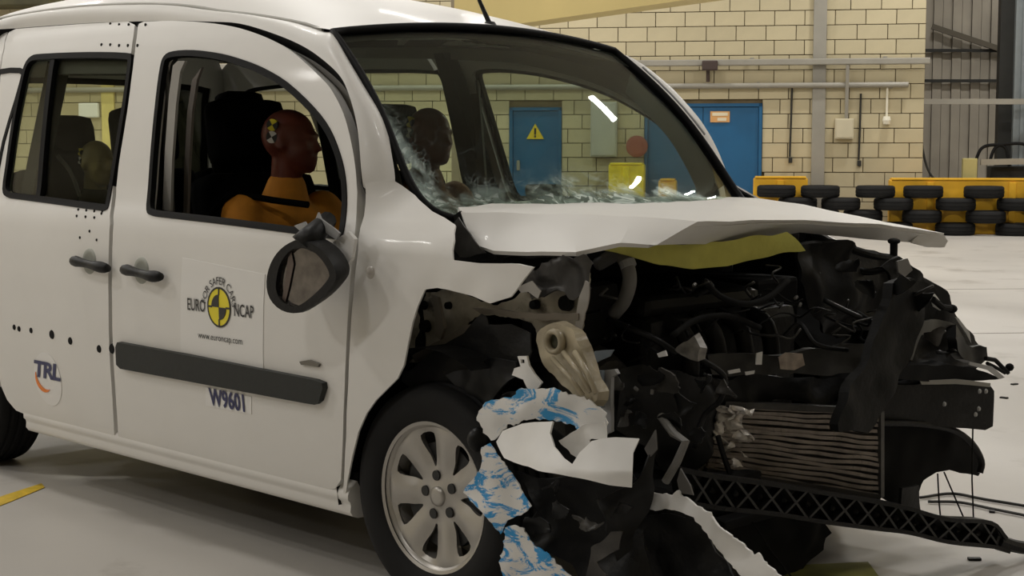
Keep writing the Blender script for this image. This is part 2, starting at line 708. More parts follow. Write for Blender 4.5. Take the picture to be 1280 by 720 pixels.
rest = MB()
nblk = 0
rb = random.Random(3)
for row in range(int(WALL_H / BH)):
    z0, z1 = row * BH, (row + 1) * BH
    s = -0.02 if row % 2 == 0 else -0.02 - BL * 0.5
    if row % 5 == 3:
        s -= BL * 0.22
    while s < S_END:
        a, b = max(s, 0.0), min(s + BL, S_END)
        s += BL
        segs = [(a, b)]
        for (da, db, dz) in door_rects:
            if z0 < dz - 0.03:
                nseg = []
                for (p, q) in segs:
                    if q <= da or p >= db:
                        nseg.append((p, q))
                    else:
                        if p < da:
                            nseg.append((p, da))
                        if q > db:
                            nseg.append((db, q))
                segs = nseg
        for (p, q) in segs:
            L = q - p - BJ
            if L < 0.04:
                continue
            c = WP((p + q) / 2, (z0 + z1) / 2, -0.035 + rb.uniform(-0.004, 0.003))
            if 4 <= row <= 16 and (p + q) / 2 < su(540) and nblk < 300:
                o = bpy.data.objects.new('block', block_mesh(L))
                o.rotation_euler = RWE
                o.location = c
                link(o, wall_back)
                nblk += 1
            else:
                rest.box(c, (L, 0.07, BH - BJ), RW)
o = rest.build('far_block_courses', BLOCK, wall_back)
o['kind'] = 'stuff'
# recess to the right of the block wall
RD = 3.4
mb = MB()
mb.box(WP(0.13, WALL_H / 2, -0.15 - RD / 2), (0.25, RD, WALL_H), RW)
struct(mb.build('wall_return', GREYD))
mb = MB()
nn = 60
for i in range(nn):       # upright corrugations of the recess wall
    ss = -0.05 - i * 0.16
    mb.box(WP(ss, WALL_H / 2, -RD - 0.08 + (0.03 if i % 2 else 0)), (0.15, 0.12, WALL_H), RW)
mb.box(WP(-5, WALL_H / 2, -RD - 0.25), (10.4, 0.2, WALL_H), RW)
wall_recess = struct(mb.build('wall_recess', GREYD))
# other walls and ceiling of the hall
mb = MB()
mb.box(WP(S_END + 0.1, WALL_H / 2, 16), (0.2, 36, WALL_H), RW)
struct(mb.build('wall_left', HALLW))
mb = MB()
mb.box(WP(-10.3, WALL_H / 2, 14), (0.2, 40, WALL_H), RW)
struct(mb.build('wall_right', HALLW))
mb = MB()
mb.box(WP(5.4, WALL_H / 2, 34), (31.6, 0.2, WALL_H), RW)
struct(mb.build('wall_front', HALLW))
mb = MB()
mb.box(WP(5.4, WALL_H + 0.1, 15), (32, 40, 0.2), RW)
struct(mb.build('ceiling', CEILM))

# doors
for idx, (da, db, dz) in enumerate(door_rects):
    mb = MB()
    w = db - da
    fr = 0.05
    mb.box(WP((da + db) / 2, dz - fr / 2, -0.03), (w, 0.10, fr), RW)
    mb.box(WP(da + fr / 2, dz / 2, -0.03), (fr, 0.10, dz), RW)
    mb.box(WP(db - fr / 2, dz / 2, -0.03), (fr, 0.10, dz), RW)
    dr = struct(mb.build('door_%d' % (idx + 1), BLUED))
    nl = 2 if idx == 0 else 1
    lw = (w - 2 * fr) / nl
    for k in range(nl):
        sa = da + fr + lw * (k + 0.5)
        b2 = MB()
        b2.box(WP(sa, (dz - fr) / 2, -0.035), (lw - 0.008, 0.045, dz - fr - 0.01), RW, 0.004)
        b2.build('door_leaf', BLUED, dr)
        b3 = MB()
        b3.box(WP(sa + (lw / 2 - 0.09) * (1 if k == 0 else -1), 1.0, 0.0), (0.05, 0.04, 0.16), RW, 0.01)
        b3.build('door_handle', GREYP, dr)
    if idx == 0:
        s0, z0 = wall_at(900, 146)
        b2 = MB()
        b2.box(WP(s0, z0, 0.0), (0.30, 0.012, 0.17), RW)
        pl = b2.build('door_sign', mat('orange_notice', (0.62, 0.33, 0.12), 0.5, var=0.1), dr, label='small orange and cream notice plate')
        b3 = MB()
        b3.box(WP(s0, z0 + 0.04, 0.008), (0.24, 0.006, 0.05), RW)
        b3.box(WP(s0 - 0.03, z0 - 0.04, 0.008), (0.14, 0.006, 0.05), RW)
        b3.build('notice_stripe', mat('notice_cream', (0.7, 0.62, 0.45), 0.5), pl)
    else:
        s0, z0 = wall_at(669, 165)
        b2 = MB()
        tri = [(0, 0.13), (-0.14, -0.11), (0.14, -0.11)]
        V = []
        for o_ in (0.0, 0.012):
            V += [WP(s0 - a, z0 + b, -0.008 + o_) for a, b in tri]
        b2.add(V, [(0, 1, 2), (5, 4, 3), (0, 3, 4, 1), (1, 4, 5, 2), (2, 5, 3, 0)])
        pl = b2.build('warning_triangle', mat('warning_yellow', (0.75, 0.55, 0.02), 0.5), dr, label='yellow warning triangle')
        b3 = MB()
        b3.box(WP(s0, z0 + 0.01, 0.007), (0.03, 0.006, 0.1), RW)
        b3.box(WP(s0, z0 - 0.07, 0.007), (0.03, 0.006, 0.03), RW)
        b3.build('exclamation_mark', BLACKS, pl)

# pipes, trunking and boxes on the wall
s_l = S_END - 0.2
_, zp = wall_at(1000, 78)
mb = MB()
mb.box(WP(s_l / 2 - 0.03, zp, 0.115), (s_l + 0.06, 0.12, 0.095), RW, 0.015)
for k in range(8):
    mb.box(WP(0.6 + k * 2.0, zp + 0.06, 0.05), (0.06, 0.10, 0.03), RW)
tag(mb.build('cable_trunking', GREYP), 'upper grey cable trunking running along the cream block wall', 'trunking')
_, zp2 = wall_at(1000, 107)
mb = MB()
mb.tube([WP(0.25, zp2, 0.08), WP(s_l, zp2, 0.08)], 0.042, 12)
for k in range(8):
    mb.box(WP(0.5 + k * 2.0, zp2, 0.035), (0.04, 0.07, 0.11), RW)
tag(mb.build('wall_pipe', GREYP, smooth=False), 'lower grey pipe running along the wall just above the blue doors', 'pipe')
mb = MB()
sc_, _ = wall_at(1024, 100)
mb.box(WP(sc_, WALL_H / 2, 0.025), (0.20, 0.05, WALL_H), RW, 0.01)
tag(mb.build('upright_trunking', GREYP), 'wide grey upright trunking from floor to roof beside the meter box', 'trunking')
sb, zb = wall_at(1055, 161)
t = MB()
t.box(WP(sb, zb, 0.06), (0.28, 0.12, 0.31), RW, 0.012)
bx = tag(t.build('meter_box', mat('cream_box', (0.55, 0.50, 0.36), 0.55, var=0.05)), 'small cream metal box mounted on the wall below the pipes', 'electrical box')
t = MB()
t.box(WP(sb, zb, 0.124), (0.24, 0.01, 0.27), RW, 0.004)
t.build('box_lid', MATS['cream_box'], bx)
mb = MB()
sx, zx = wall_at(1059, 82)
mb.tube([WP(sx, zb + 0.15, 0.05), WP(sx, zx, 0.16)], 0.028, 10)
tag(mb.build('conduit', GREYP), 'short grey conduit dropping from the trunking to the cream box', 'conduit')
sx, zx = wall_at(1108, 148)
mb = MB()
mb.tube([WP(sx, zx, 0.04), WP(sx, zp2, 0.05)], 0.018, 8)
mb.lathe([(0.0, 0.03), (0.05, 0.03), (0.065, -0.03), (0.05, -0.09), (0.0, -0.10)], WP(sx, zx, 0.06), 'z', 14)
tag(mb.build('wall_socket', mat('white_bakelite', (0.75, 0.72, 0.6), 0.4)), 'small white fitting on a thin drop pipe right of the cream box', 'socket')
for (u, v, v1, nm, lab) in [(990, 110, 196, 'cable', 'dark cable hanging down the blocks left of the upright trunking'), (1076, 117, 200, 'cable', 'dark cable running down the wall just right of the cream box')]:
    s0, z0 = wall_at(u, v)
    s1, z1 = wall_at(u - 2, v1)
    mb = MB()
    mb.tube([WP(s0, z0, 0.03), WP(s1, (z0 + z1) / 2, 0.03), WP(s1 + 0.01, z1, 0.03)], 0.016, 8)
    mb.box(WP(s1, z1 - 0.05, 0.04), (0.06, 0.05, 0.09), RW, 0.01)
    tag(mb.build(nm, DARKST), lab, 'cable')
s0, z0 = wall_at(888, 83)
mb = MB()
mb.box(WP(s0, z0, 0.236), (0.24, 0.12, 0.15), RW, 0.02)
mb.tube([WP(s0 + 0.03, z0 - 0.05, 0.18), WP(s0 + 0.03, z0 - 0.24, 0.12)], 0.03, 8)
tag(mb.build('junction_box', mat('dark_brown_box', (0.05, 0.03, 0.025), 0.6)), 'dark brown junction box on the trunking above the double blue door', 'junction box')
# grey cabinet seen through the windscreen and the white box seen through the rear window
sa, za = wall_at(740, 128)
sb2, zb2 = wall_at(772, 196)
mb = MB()
mb.box(WP((sa + sb2) / 2, (za + zb2) / 2, 0.10), (sa - sb2, 0.2, za - zb2), RW, 0.015)
cab = tag(mb.build('wall_cabinet', mat('pale_grey_cabinet', (0.40, 0.40, 0.36), 0.45, var=0.05)), 'tall pale grey wall cabinet between the two blue doors', 'cabinet')
mb = MB()
mb.box(WP((sa + sb2) / 2, (za + zb2) / 2, 0.205), ((sa - sb2) * 0.9, 0.02, (za - zb2) * 0.94), RW, 0.004)
mb.build('cabinet_door', MATS['pale_grey_cabinet'], cab)
sa, za = wall_at(797, 183)
mb = MB()
mb.lathe([(0.0, 0.0), (0.17, 0.0), (0.17, 0.06), (0.12, 0.07), (0.0, 0.07)], (0, 0, 0), 'y', 20)
hr = mb.build('hose_reel', mat('red_brown_reel', (0.24, 0.06, 0.04), 0.5))
hr.location = WP(sa, za, 0.09)
hr.rotation_euler = (RW @ Matrix.Rotation(math.pi, 3, 'Z')).to_euler()
tag(hr, 'small red brown hose reel on the wall left of the double blue door', 'hose reel')
s0, z0 = wall_at(113, 138)
mb = MB()
mb.box(WP(s0, z0, 0.05), (0.34, 0.1, 0.24), RW, 0.02)
tag(mb.build('white_wall_box', mat('white_box_paint', (0.72, 0.72, 0.70), 0.5)), 'white box on the wall seen through the rear side window', 'box')
s0, z0 = wall_at(136, 138)
mb = MB()
mb.box(WP(s0, 2.2, 0.026), (0.22, 0.05, 4.4), RW, 0.01)
tag(mb.build('yellow_post', mat('pale_yellow_post', (0.66, 0.56, 0.22), 0.6, var=0.1)), 'pale yellow upright on the wall seen through the rear side window', 'post')

# recess furniture: rails, brace, dark column, blue-grey cladding


def RP(u, v, out):
    r = ray(u, v)
    o_ = W0 + NW * out
    t_ = (o_ - CAM).dot(NW) / r.dot(NW)
    return CAM + r * t_


def rbar(name, a, b, w, h, m, label, cat, out):
    q = MB()
    q.beam(RP(*a, out), RP(*b, out), w, h)
    return tag(q.build(name, m), label, cat)


rbar('guard_rail', (1150, 127), (1420, 127), 0.09, 0.085, GREYP, 'pale horizontal rail crossing the grey recess at the right', 'rail', -0.6)
rbar('steel_rail', (1148, 63), (1420, 64), 0.08, 0.05, DARKST, 'thin dark rail high on the corrugated recess wall', 'rail', -RD + 0.1)
rbar('steel_rail', (1148, 101), (1420, 101), 0.08, 0.05, DARKST, 'thin dark rail just above the pale rail in the recess', 'rail', -RD + 0.1)
rbar('diagonal_brace', (1165, 33), (1252, 62), 0.08, 0.09, mat('brown_grey_steel', (0.10, 0.085, 0.06), 0.6), 'slanting steel brace across the upper grey recess', 'brace', -RD + 0.2)
q = MB()
a = RP(1262, 0, -1.4)
b = RP(1252, 250, -1.4)
q.box(Vector(((a.x + b.x) / 2, (a.y + b.y) / 2, WALL_H / 2)), (0.26, 0.3, WALL_H), RW)
tag(q.build('steel_column', DARKST), 'black steel column standing near the right edge of the recess', 'column')
q = MB()
a = RP(1340, 100, -1.0)
q.box(Vector((a.x, a.y, WALL_H / 2)), (1.75, 0.15, WALL_H), RW)
for k in range(6):
    q.box(Vector((a.x, a.y, WALL_H / 2)) + DW * (-0.75 + k * 0.3) + NW * 0.09, (0.05, 0.04, WALL_H), RW)
tag(q.build('cladding_panel', BLUEG), 'pale blue grey cladding panel at the far right edge', 'panel')
q = MB()
a = RP(1152, 62, -0.2)
pts = [RP(1150, 120, -0.1), RP(1151, 160, -0.1), RP(1154, 190, -0.1), RP(1161, 214, -0.08), RP(1172, 226, -0.05), RP(1186, 225, 0.0)]
q.tube(spline(pts, 6), 0.018, 8)
tag(q.build('hanging_cable', DARKST), 'loose dark cable hanging in a curve at the end of the block wall', 'cable')

# tyre barrier
BO = P(1230, 294, z=0)
B_OUT = (BO - W0).dot(NW)


def BPt(u, z, out=0.0):
    """on the barrier line, at pixel column u"""
    o_ = W0 + NW * (B_OUT + out)
    r = ray(u, 200)
    t_ = (o_ - CAM).dot(NW) / r.dot(NW)
    p = CAM + r * t_
    return Vector((p.x, p.y, z))


def bar_block(u0, u1, h, label, name='barrier_beam', m=None, depth=0.35, out=-0.42):
    a, b_ = BPt(u0, 0, out), BPt(u1, 0, out)
    q = MB()
    c = (a + b_) / 2
    L = (b_ - a).length
    q.box(c + Vector((0, 0, h / 2)), (L, depth, h), RW, 0.02)
    o_ = tag(q.build(name, m or YELB), label, 'barrier')
    q = MB()
    q.box(c + Vector((0, 0, h + 0.012)), (L - 0.05, depth + 0.04, 0.03), RW, 0.008)
    q.build('top_cap', m or YELB, o_)
    n = max(1, int(L / 0.9))
    for k in range(n):
        q = MB()
        q.box(c + DW * (-L / 2 + (k + 0.5) * L / n) + NW * (depth / 2 + 0.012) + Vector((0, 0, h / 2)), (0.10, 0.03, h - 0.06), RW, 0.005)
        q.build('stiffener', m or YELB, o_)
    return o_


bar_block(1112, 1420, 0.80, 'long yellow barrier wall standing behind the black tyres at right')
bar_block(942, 1010, 0.82, 'short yellow barrier block behind tyres beside the double blue door')
bar_block(762, 806, 1.02, 'bright yellow block seen low through the middle of the windscreen', m=mat('bright_yellow_paint', (0.85, 0.66, 0.02), 0.5, var=0.2, scale=6))
bar_block(824, 846, 0.78, 'small yellow block seen through the right corner of the windscreen')
tp = MB()
R0, HW = 0.288, 0.090
prof = [(0.17, -HW * 0.8), (0.20, -HW), (0.255, -HW * 0.98), (0.281, -HW * 0.78), (R0, -HW * 0.4), (R0 - 0.006, -HW * 0.36), (R0 - 0.006, -HW * 0.28), (R0, -HW * 0.24),
        (R0, HW * 0.24), (R0 - 0.006, HW * 0.28), (R0 - 0.006, HW * 0.36), (R0, HW * 0.4), (0.281, HW * 0.78), (0.255, HW * 0.98), (0.20, HW), (0.17, HW * 0.8), (0.185, HW * 0.6), (0.25, 0.0), (0.185, -HW * 0.6)]
tp.lathe(prof, (0, 0, 0), 'z', 28, close=True)
tproto = tp.build('tyre', RUBBER, smooth=True, autosmooth=0.9)
tmesh = tproto.data
bpy.data.objects.remove(tproto)
ORD = ['leftmost', 'second', 'third', 'fourth', 'fifth', 'sixth', 'seventh', 'eighth', 'ninth', 'tenth']
rows = [
    ('top', 0.633, [971, 1026, 1095, 1155, 1231, 1308]),
    ('second', 0.452, [998, 1052, 1118, 1196, 1273, 1345]),
    ('third', 0.271, [970, 1026, 1080, 1154, 1234, 1310]),
    ('bottom', 0.092, [998, 1052, 1118, 1196, 1272, 1345]),
]
for rn, z, us in rows:
    for k, u in enumerate(us):
        o_ = bpy.data.objects.new('tyre', tmesh)
        dz = -0.03 if u < 1060 and rn != 'bottom' else 0
        o_.location = BPt(u, z - (0.003 if rn == 'bottom' else 0), rb.uniform(-0.03, 0.03))
        o_.rotation_euler = (0, 0, rb.uniform(0, 6))
        link(o_)
        tag(o_, 'black tyre lying flat in the barrier, %s row, %s%s' % (rn, ORD[k], '' if k == 0 else ' from the left'), 'tyre', 'tyres of the barrier')
# stacked tyres seen through the windscreen
for k, (u, z, out_, lab) in enumerate([(655, 0.089, 0.1, 'bottom left'), (706, 0.089, 0.1, 'bottom right'), (680, 0.27, 0.1, 'second layer left'), (731, 0.27, 0.1, 'second layer right'), (655, 0.451, 0.1, 'third layer left'), (706, 0.451, 0.1, 'third layer right'), (680, 0.632, 0.1, 'topmost')]):
    if k == 3:
        o_ = bpy.data.objects.new('tyre', tmesh)
        o_.location = BPt(757, 0.089, 0.1)
        link(o_)
        tag(o_, 'dark tyre on the floor in front of the bright yellow block seen through the windscreen', 'tyre', 'tyres seen through the windscreen')
    o_ = bpy.data.objects.new('tyre', tmesh)
    o_.location = BPt(u, z, out_)
    o_.rotation_euler = (0, 0, k)
    link(o_)
    tag(o_, 'dark tyre of the heap seen through the windscreen, %s' % lab, 'tyre', 'tyres seen through the windscreen')
# things standing behind the barrier at far right
q = MB()
c = BPt(1212, 0, -0.95)
q.box(c + Vector((0, 0, 0.56)), (0.21, 0.2, 1.12), RW, 0.015)
o_ = tag(q.build('marker_post', mat('pale_green_yellow_box', (0.42, 0.38, 0.16), 0.6, var=0.1)), 'stubby pale yellow green post behind the yellow barrier', 'post')
q = MB()
c2 = BPt(1272, 0, -1.35)
q.box(c2 + Vector((0, 0, 0.55)), (0.85, 0.5, 0.9), RW, 0.04)
eq = tag(q.build('winch_unit', DARKST), 'dark winch unit with looped hoses behind the barrier at right', 'machine')
q = MB()
q.beam(BPt(1226, 1.06, -0.9), BPt(1300, 1.08, -0.9), 0.08, 0.09)
q.build('machine_rail', GREYP, eq)
for k, (u0, u1, hh) in enumerate([(1218, 1262, 1.32), (1236, 1290, 1.34)]):
    q = MB()
    q.tube(spline([BPt(u0, 1.02, -1.0), BPt(u0 + 8, hh - 0.06, -1.0), BPt((u0 + u1) / 2, hh, -1.0), BPt(u1 - 6, hh - 0.04, -1.0), BPt(u1, 1.0, -1.0)], 8), 0.025, 8)
    q.build('hose', BLACKD, eq)

# yellow gantry overhead: a box girder on two legs
ga, gb = P(583, 42, d=20.0), P(1000, -17, d=14.2)
gd = (gb - ga)
gd.z = 0
gL = gd.length
gd.normalize()
gz = 2.75
gs = Vector((ga.x, ga.y, 0))
ge = gs + gd * (gL * 1.75)
gr = empty('gantry_crane', (gs.x, gs.y, 0))
inv = Matrix.Translation((-gs.x, -gs.y, 0))


def gpart(name, q, m):
    o2 = q.build(name, m, gr)
    o2.matrix_parent_inverse = inv
    return o2


q = MB()
q.beam(gs + Vector((0, 0, gz + 0.35)), ge + Vector((0, 0, gz + 0.35)), 0.35, 0.7)
gpart('girder', q, YELC)
for e_, nm in ((gs - gd * 0.12, 'leg'), (ge, 'leg')):
    q = MB()
    q.box(e_ + Vector((0, 0, 1.75)), (0.22, 0.22, 3.5), Matrix.Rotation(math.atan2(gd.y, gd.x), 3, 'Z'), 0.01)
    gpart('leg', q, mat('brown_grey_leg', (0.22, 0.18, 0.12), 0.6, var=0.1))
    q = MB()
    q.box(e_ + Vector((0, 0, 0.03)), (0.4, 1.6, 0.06), Matrix.Rotation(math.atan2(gd.y, gd.x), 3, 'Z'), 0.01)
    gpart('foot', q, DARKST)
tag(gr, 'pale yellow gantry girder overhead behind the car roof', 'crane')

# hall lamps under the roof: full rows over the crash track, dimmed rows behind the camera
for s_, kk in ((-6.2, 0), (-0.2, 1), (5.8, 2), (11.8, 3), (17.5, 3)):
    for out_, dims in ((1.5, (1, 1, 1, 1)), (7.2, (1, 1, 1, 1)), (12.95, (1, 1, 1, 1)), (19.0, (0.25, 0.45, 0.6, 1)), (25.0, (0.05, 0.05, 0.4, 1))):
        dim = dims[kk]
        ld = bpy.data.lights.new('hall_lamp', 'AREA')
        ld.shape = 'RECTANGLE'
        ld.size, ld.size_y = 0.9, 0.28
        ld.energy = LAMP_W * dim
        ld.color = LAMP_COL
        lo = bpy.data.objects.new('hall_lamp', ld)
        lo.location = WP(s_, LAMP_Z, out_)
        lo.rotation_euler = RWE
        link(lo)

ld = bpy.data.lights.new('recess_fill_light', 'AREA')  # unseen light added to brighten the recess
ld.shape = 'RECTANGLE'
ld.size, ld.size_y = 0.28, 1.5
ld.energy = LAMP_W * 0.4
ld.color = LAMP_COL
lo = bpy.data.objects.new('recess_fill_light', ld)
lo.location = WP(-3.5, LAMP_Z, -1.3)
lo.rotation_euler = RWE
link(lo)
# dark olive box for the dark area high on the wall beyond the rear
sa, za = wall_at(-60, 13)
sb2, _ = wall_at(82, 13)
q = MB()
q.box(WP((sa + sb2) / 2, za + 0.55, 0.3), (sa - sb2, 0.6, 1.1), RW, 0.03)
tag(q.build('olive_wall_box', mat('dark_olive_box', (0.055, 0.05, 0.02), 0.6, var=0.3, scale=3)), 'dark olive box high on the wall behind the rear roof', 'duct')

# floor markings and loose cables
YL = mat('worn_yellow_floor_paint', (0.62, 0.42, 0.03), 0.6, var=0.3, scale=20)
for nm, pts, lab in [('floor_line', [(-60, 645), (-60, 655), (10, 628), (56, 609), (52, 604), (5, 619)], 'yellow painted line on the floor beside the rear of the car'),
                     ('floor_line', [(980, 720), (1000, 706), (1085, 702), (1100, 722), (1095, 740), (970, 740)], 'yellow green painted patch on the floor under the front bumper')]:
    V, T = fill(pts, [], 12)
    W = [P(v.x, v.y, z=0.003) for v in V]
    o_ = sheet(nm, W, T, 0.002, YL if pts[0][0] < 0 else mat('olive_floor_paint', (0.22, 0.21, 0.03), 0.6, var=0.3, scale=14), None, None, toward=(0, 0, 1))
    tag(o_, lab, 'floor marking')
for k, pts in enumerate([[(1150, 622), (1190, 617), (1230, 624), (1290, 634), (1400, 655)], [(1160, 627), (1200, 628), (1240, 636), (1290, 646), (1400, 668)]]):
    q = MB()
    q.tube(spline([P(u, v, z=0.008) for u, v in pts], 8), 0.0055, 6)
    tag(q.build('floor_cable', DARKST), 'thin dark cable on the floor at right, %s of the two' % ('upper' if k == 0 else 'lower'), 'cable')
# saw-cut joints in the concrete
for (u, v, u2, v2, lab) in [(1150, 418, 1290, 416, 'nearer'), (1150, 362, 1290, 361, 'farther')]:
    a, b = P(u, v, z=0.0), P(u2, v2, z=0.0)
    dd = (b - a).normalized()
    q = MB()
    q.beam(a - dd * 14, b + dd * 8, 0.012, 0.004)
    tag(struct(q.build('trim_%d' % (1 if lab == 'nearer' else 2), mat('joint_filler', (0.20, 0.18, 0.16), 0.8))), None, None)

# ------------------------------------------------------------------ the crashed car
car = empty('crashed_van', (0, 0, 0))
tag(car, 'white passenger van with its front end smashed in, standing on the hall floor', 'car')
HWT = [(0.15, 0.83), (0.22, 0.855), (0.30, 0.878), (0.40, 0.892), (0.52, 0.903), (0.66, 0.910), (0.80, 0.912), (0.92, 0.908), (1.0, 0.900), (1.045, 0.889), (1.085, 0.868), (1.14, 0.852),
       (1.25, 0.828), (1.38, 0.797), (1.50, 0.766), (1.58, 0.743), (1.64, 0.722), (1.70, 0.692), (1.76, 0.64)]
_zs = np.linspace(0.1, 1.9, 361)
_ws = np.array([interp(HWT, z) for z in _zs])
_k = np.hanning(13)
_k /= _k.sum()
_ws = np.convolve(np.pad(_ws, 6, mode='edge'), _k, mode='valid')


def hw(z):
    return float(np.interp(z, _zs, _ws))


def ysurf(x, z):
    w = hw(z)
    if x > -0.25:
        w -= 0.055 * ((x + 0.25) / 0.9) ** 2
    if x < -2.5:
        w -= 0.05 * ((-2.5 - x) / 0.9) ** 2
    return -w


def sstep(t):
    t = max(0.0, min(1.0, t))
    return t * t * (3 - 2 * t)


def yfend(x, z):
    """the wing rolls inwards towards the bonnet and the windscreen foot"""
    return ysurf(x, z) + 0.115 * sstep((z - 0.99) / 0.22) * sstep((x + 0.33) / 0.20)


def S(u, v, off=0.0, surf=None):
    surf = surf or ysurf
    y = -0.9
    for _ in range(8):
        p = P(u, v, y=y)
        y = surf(p.x, p.z) + off
    return Vector((p.x, p.z))


def SL(pts, off=0.0, surf=None):
    return [S(u, v, off, surf) for u, v in pts]


def side_panel(name, poly, m, parent=car, holes=(), thick=0.02, off=0.0, mirror=False, step=0.05, label=None, extra=None, surf=None):
    V, T = fill(poly, list(holes), step)
    sg = -1 if mirror else 1
    W, NN = [], []

    def fy(x, z):
        return (surf or ysurf)(x, z) + (extra(x, z) if extra else 0)
    for q in V:
        W.append(Vector((q.x, sg * (fy(q.x, q.y) + off), q.y)))
        dx = (fy(q.x + 0.008, q.y) - fy(q.x - 0.008, q.y)) / 0.016
        dz = (fy(q.x, q.y + 0.008) - fy(q.x, q.y - 0.008)) / 0.016
        NN.append(Vector((dx, -sg, dz)).normalized())
    return sheet(name, W, T, thick, m, parent, label, toward=(0, -sg, 0), vnorm=NN)


def inset(poly, d):
    """shrink an outline by d"""
    poly = [Vector(p).to_2d() for p in poly]
    N = len(poly)
    area = sum(poly[i].x * poly[(i + 1) % N].y - poly[(i + 1) % N].x * poly[i].y for i in range(N))
    sg = 1 if area > 0 else -1
    out = []
    for i in range(N):
        a, b, c = poly[i - 1], poly[i], poly[(i + 1) % N]
        e1 = (b - a).normalized() if (b - a).length > 1e-9 else Vector((1, 0))
        e2 = (c - b).normalized() if (c - b).length > 1e-9 else e1
        n = Vector((-e1.y - e2.y, e1.x + e2.x)) * sg
        if n.length < 1e-6:
            n = Vector((-e1.y, e1.x)) * sg
        n.normalize()
        k = max(0.5, n.dot(Vector((-e1.y, e1.x)) * sg))
        out.append(b + n * d / k)
    return out


# --- outlines of the near side, from the photograph
door_front = [(426, 600), (428, 560), (431, 475), (434, 409), (437, 362), (441, 314), (445, 275), (446.5, 240)]
door_top = [(446.5, 240), (444, 208), (439, 178), (432, 150), (424, 130), (412, 109), (398, 94), (381, 78), (363, 63), (342, 51), (318, 41), (290, 33), (255, 28), (215, 26), (180, 27)]
door_rear = [(173, 30), (169, 62), (159, 140), (148, 210), (142, 280), (140, 340), (141, 430), (145, 500), (148, 545)]
front_door_px = [tuple(q) for q in spline(door_front, 3)][:-1] + [tuple(q) for q in spline(door_top, 3)] + [tuple(q) for q in spline(door_rear, 3)] + [(152, 549), (409, 611), (419, 611)]
win_f_px = [(184, 262), (186, 235), (190, 180), (196, 120), (201, 84), (206, 70), (217, 64), (243, 62.5), (277, 67), (305, 75), (330, 85), (360, 103), (393, 134), (413, 161), (426, 193), (432.5, 222), (434, 255), (431, 285), (425, 298), (405, 297), (340, 288), (270, 279), (210, 272), (190, 269)]
win_f = SL([tuple(q) for q in spline(win_f_px, 3, True)])
front_door = side_panel('front_door', SL(front_door_px), WHITE, holes=[win_f], thick=0.035, step=0.035)
slide_front = [(143, 544), (140.5, 500), (136.5, 430), (135.5, 340), (137.5, 280), (143.5, 210), (154.5, 140), (164.5, 62), (168.5, 31)]
slide_px = [tuple(q) for q in spline(slide_front, 3)] + [(160, 27), (100, 30), (20, 36), (11, 40), (6, 60), (-1, 120), (-7, 200), (-9, 300), (-7, 400), (-3, 460), (2, 484), (9, 500), (20, 513), (34, 519)]
win_r_px = [(4, 236), (8, 205), (16, 150), (25, 105), (31, 82), (40, 70), (56, 67), (110, 65), (158, 66), (165, 71), (163, 92), (157, 135), (147, 195), (138, 250), (133, 262), (120, 262), (70, 255), (25, 249), (9, 246)]
win_r = SL([tuple(q) for q in spline(win_r_px, 3, True)])
sliding_door = side_panel('sliding_door', SL(slide_px), WHITE, holes=[win_r], thick=0.035, step=0.035)


def seal_ring(name, outer, d, m, parent, mirror=False, off=0.004, thick=0.02, step=0.05):
    return side_panel(name, outer, m, parent, holes=[inset(outer, d)], thick=thick, off=-off, mirror=mirror, step=step)


seal_ring('window_seal', win_f, 0.020, SEAL, front_door)
seal_ring('window_seal', win_r, 0.022, SEAL, sliding_door)
# rear side glass: fixed rear pane, divider bar, clear pane
gl_r = inset(win_r, 0.018)


def clip_x(poly, xs, keep_left):
    """cut an outline by the slanting line xs(z)"""
    out = []
    N = len(poly)
    for i in range(N):
        a, b = poly[i], poly[(i + 1) % N]
        fa, fb = a.x - xs(a.y), b.x - xs(b.y)
        if keep_left:
            fa, fb = -fa, -fb
        if fa >= 0:
            out.append(a)
        if (fa > 0) != (fb > 0):
            out.append(a.lerp(b, fa / (fa - fb)))
    return out


p_t, p_b = S(66, 72), S(47, 246)
bar = lambda z: p_b.x + (p_t.x - p_b.x) * (z - p_b.y) / (p_t.y - p_b.y)
side_panel('rear_pane', clip_x(gl_r, lambda z: bar(z) - 0.012, True), GLASS_SIDE, sliding_door, thick=0.004, off=0.012)
side_panel('front_pane', clip_x(gl_r, lambda z: bar(z) + 0.012, False), GLASS_CLEAR, sliding_door, thick=0.004, off=0.012)
bz = [p_b.y + (p_t.y - p_b.y) * k / 6 for k in range(7)]
side_panel('window_divider', [Vector((bar(z) - 0.016, z)) for z in bz] + [Vector((bar(z) + 0.016, z)) for z in reversed(bz)], SEAL, sliding_door, thick=0.02, off=0.0)
q = MB()
topz = [S(66, 72), S(163, 74), S(162, 92), S(63, 92)]
side_panel('window_header', topz, mat('dark_header', (0.035, 0.034, 0.030), 0.7), sliding_door, thick=0.02, off=0.03)

# sill
NX = 24
prof = [(0.315, 0.835), (0.300, 0.855), (0.288, 0.866), (0.276, 0.871), (0.262, 0.870), (0.254, 0.862), (0.244, 0.860), (0.226, 0.862), (0.212, 0.852), (0.205, 0.835), (0.204, 0.78)]
for sg, nm in ((-1, 'sill_panel'), (1, 'sill_panel')):
    V, F = [], []
    for i in range(NX + 1):
        x = -2.31 + (-0.345 + 2.31) * i / NX
        for z, w in prof:
            V.append((x, sg * w, z - 0.012 + 0.0 * i))
    m_ = len(prof)
    F += [tuple(range(m_)), tuple(NX * m_ + k for k in reversed(range(m_)))]
    for i in range(NX):
        for k in range(m_ - 1):
            F.append((i * m_ + k, i * m_ + k + 1, (i + 1) * m_ + k + 1, (i + 1) * m_ + k))
    o_ = MB().add(V, F).build(nm, WHITE, car, smooth=True, autosmooth=0.9)

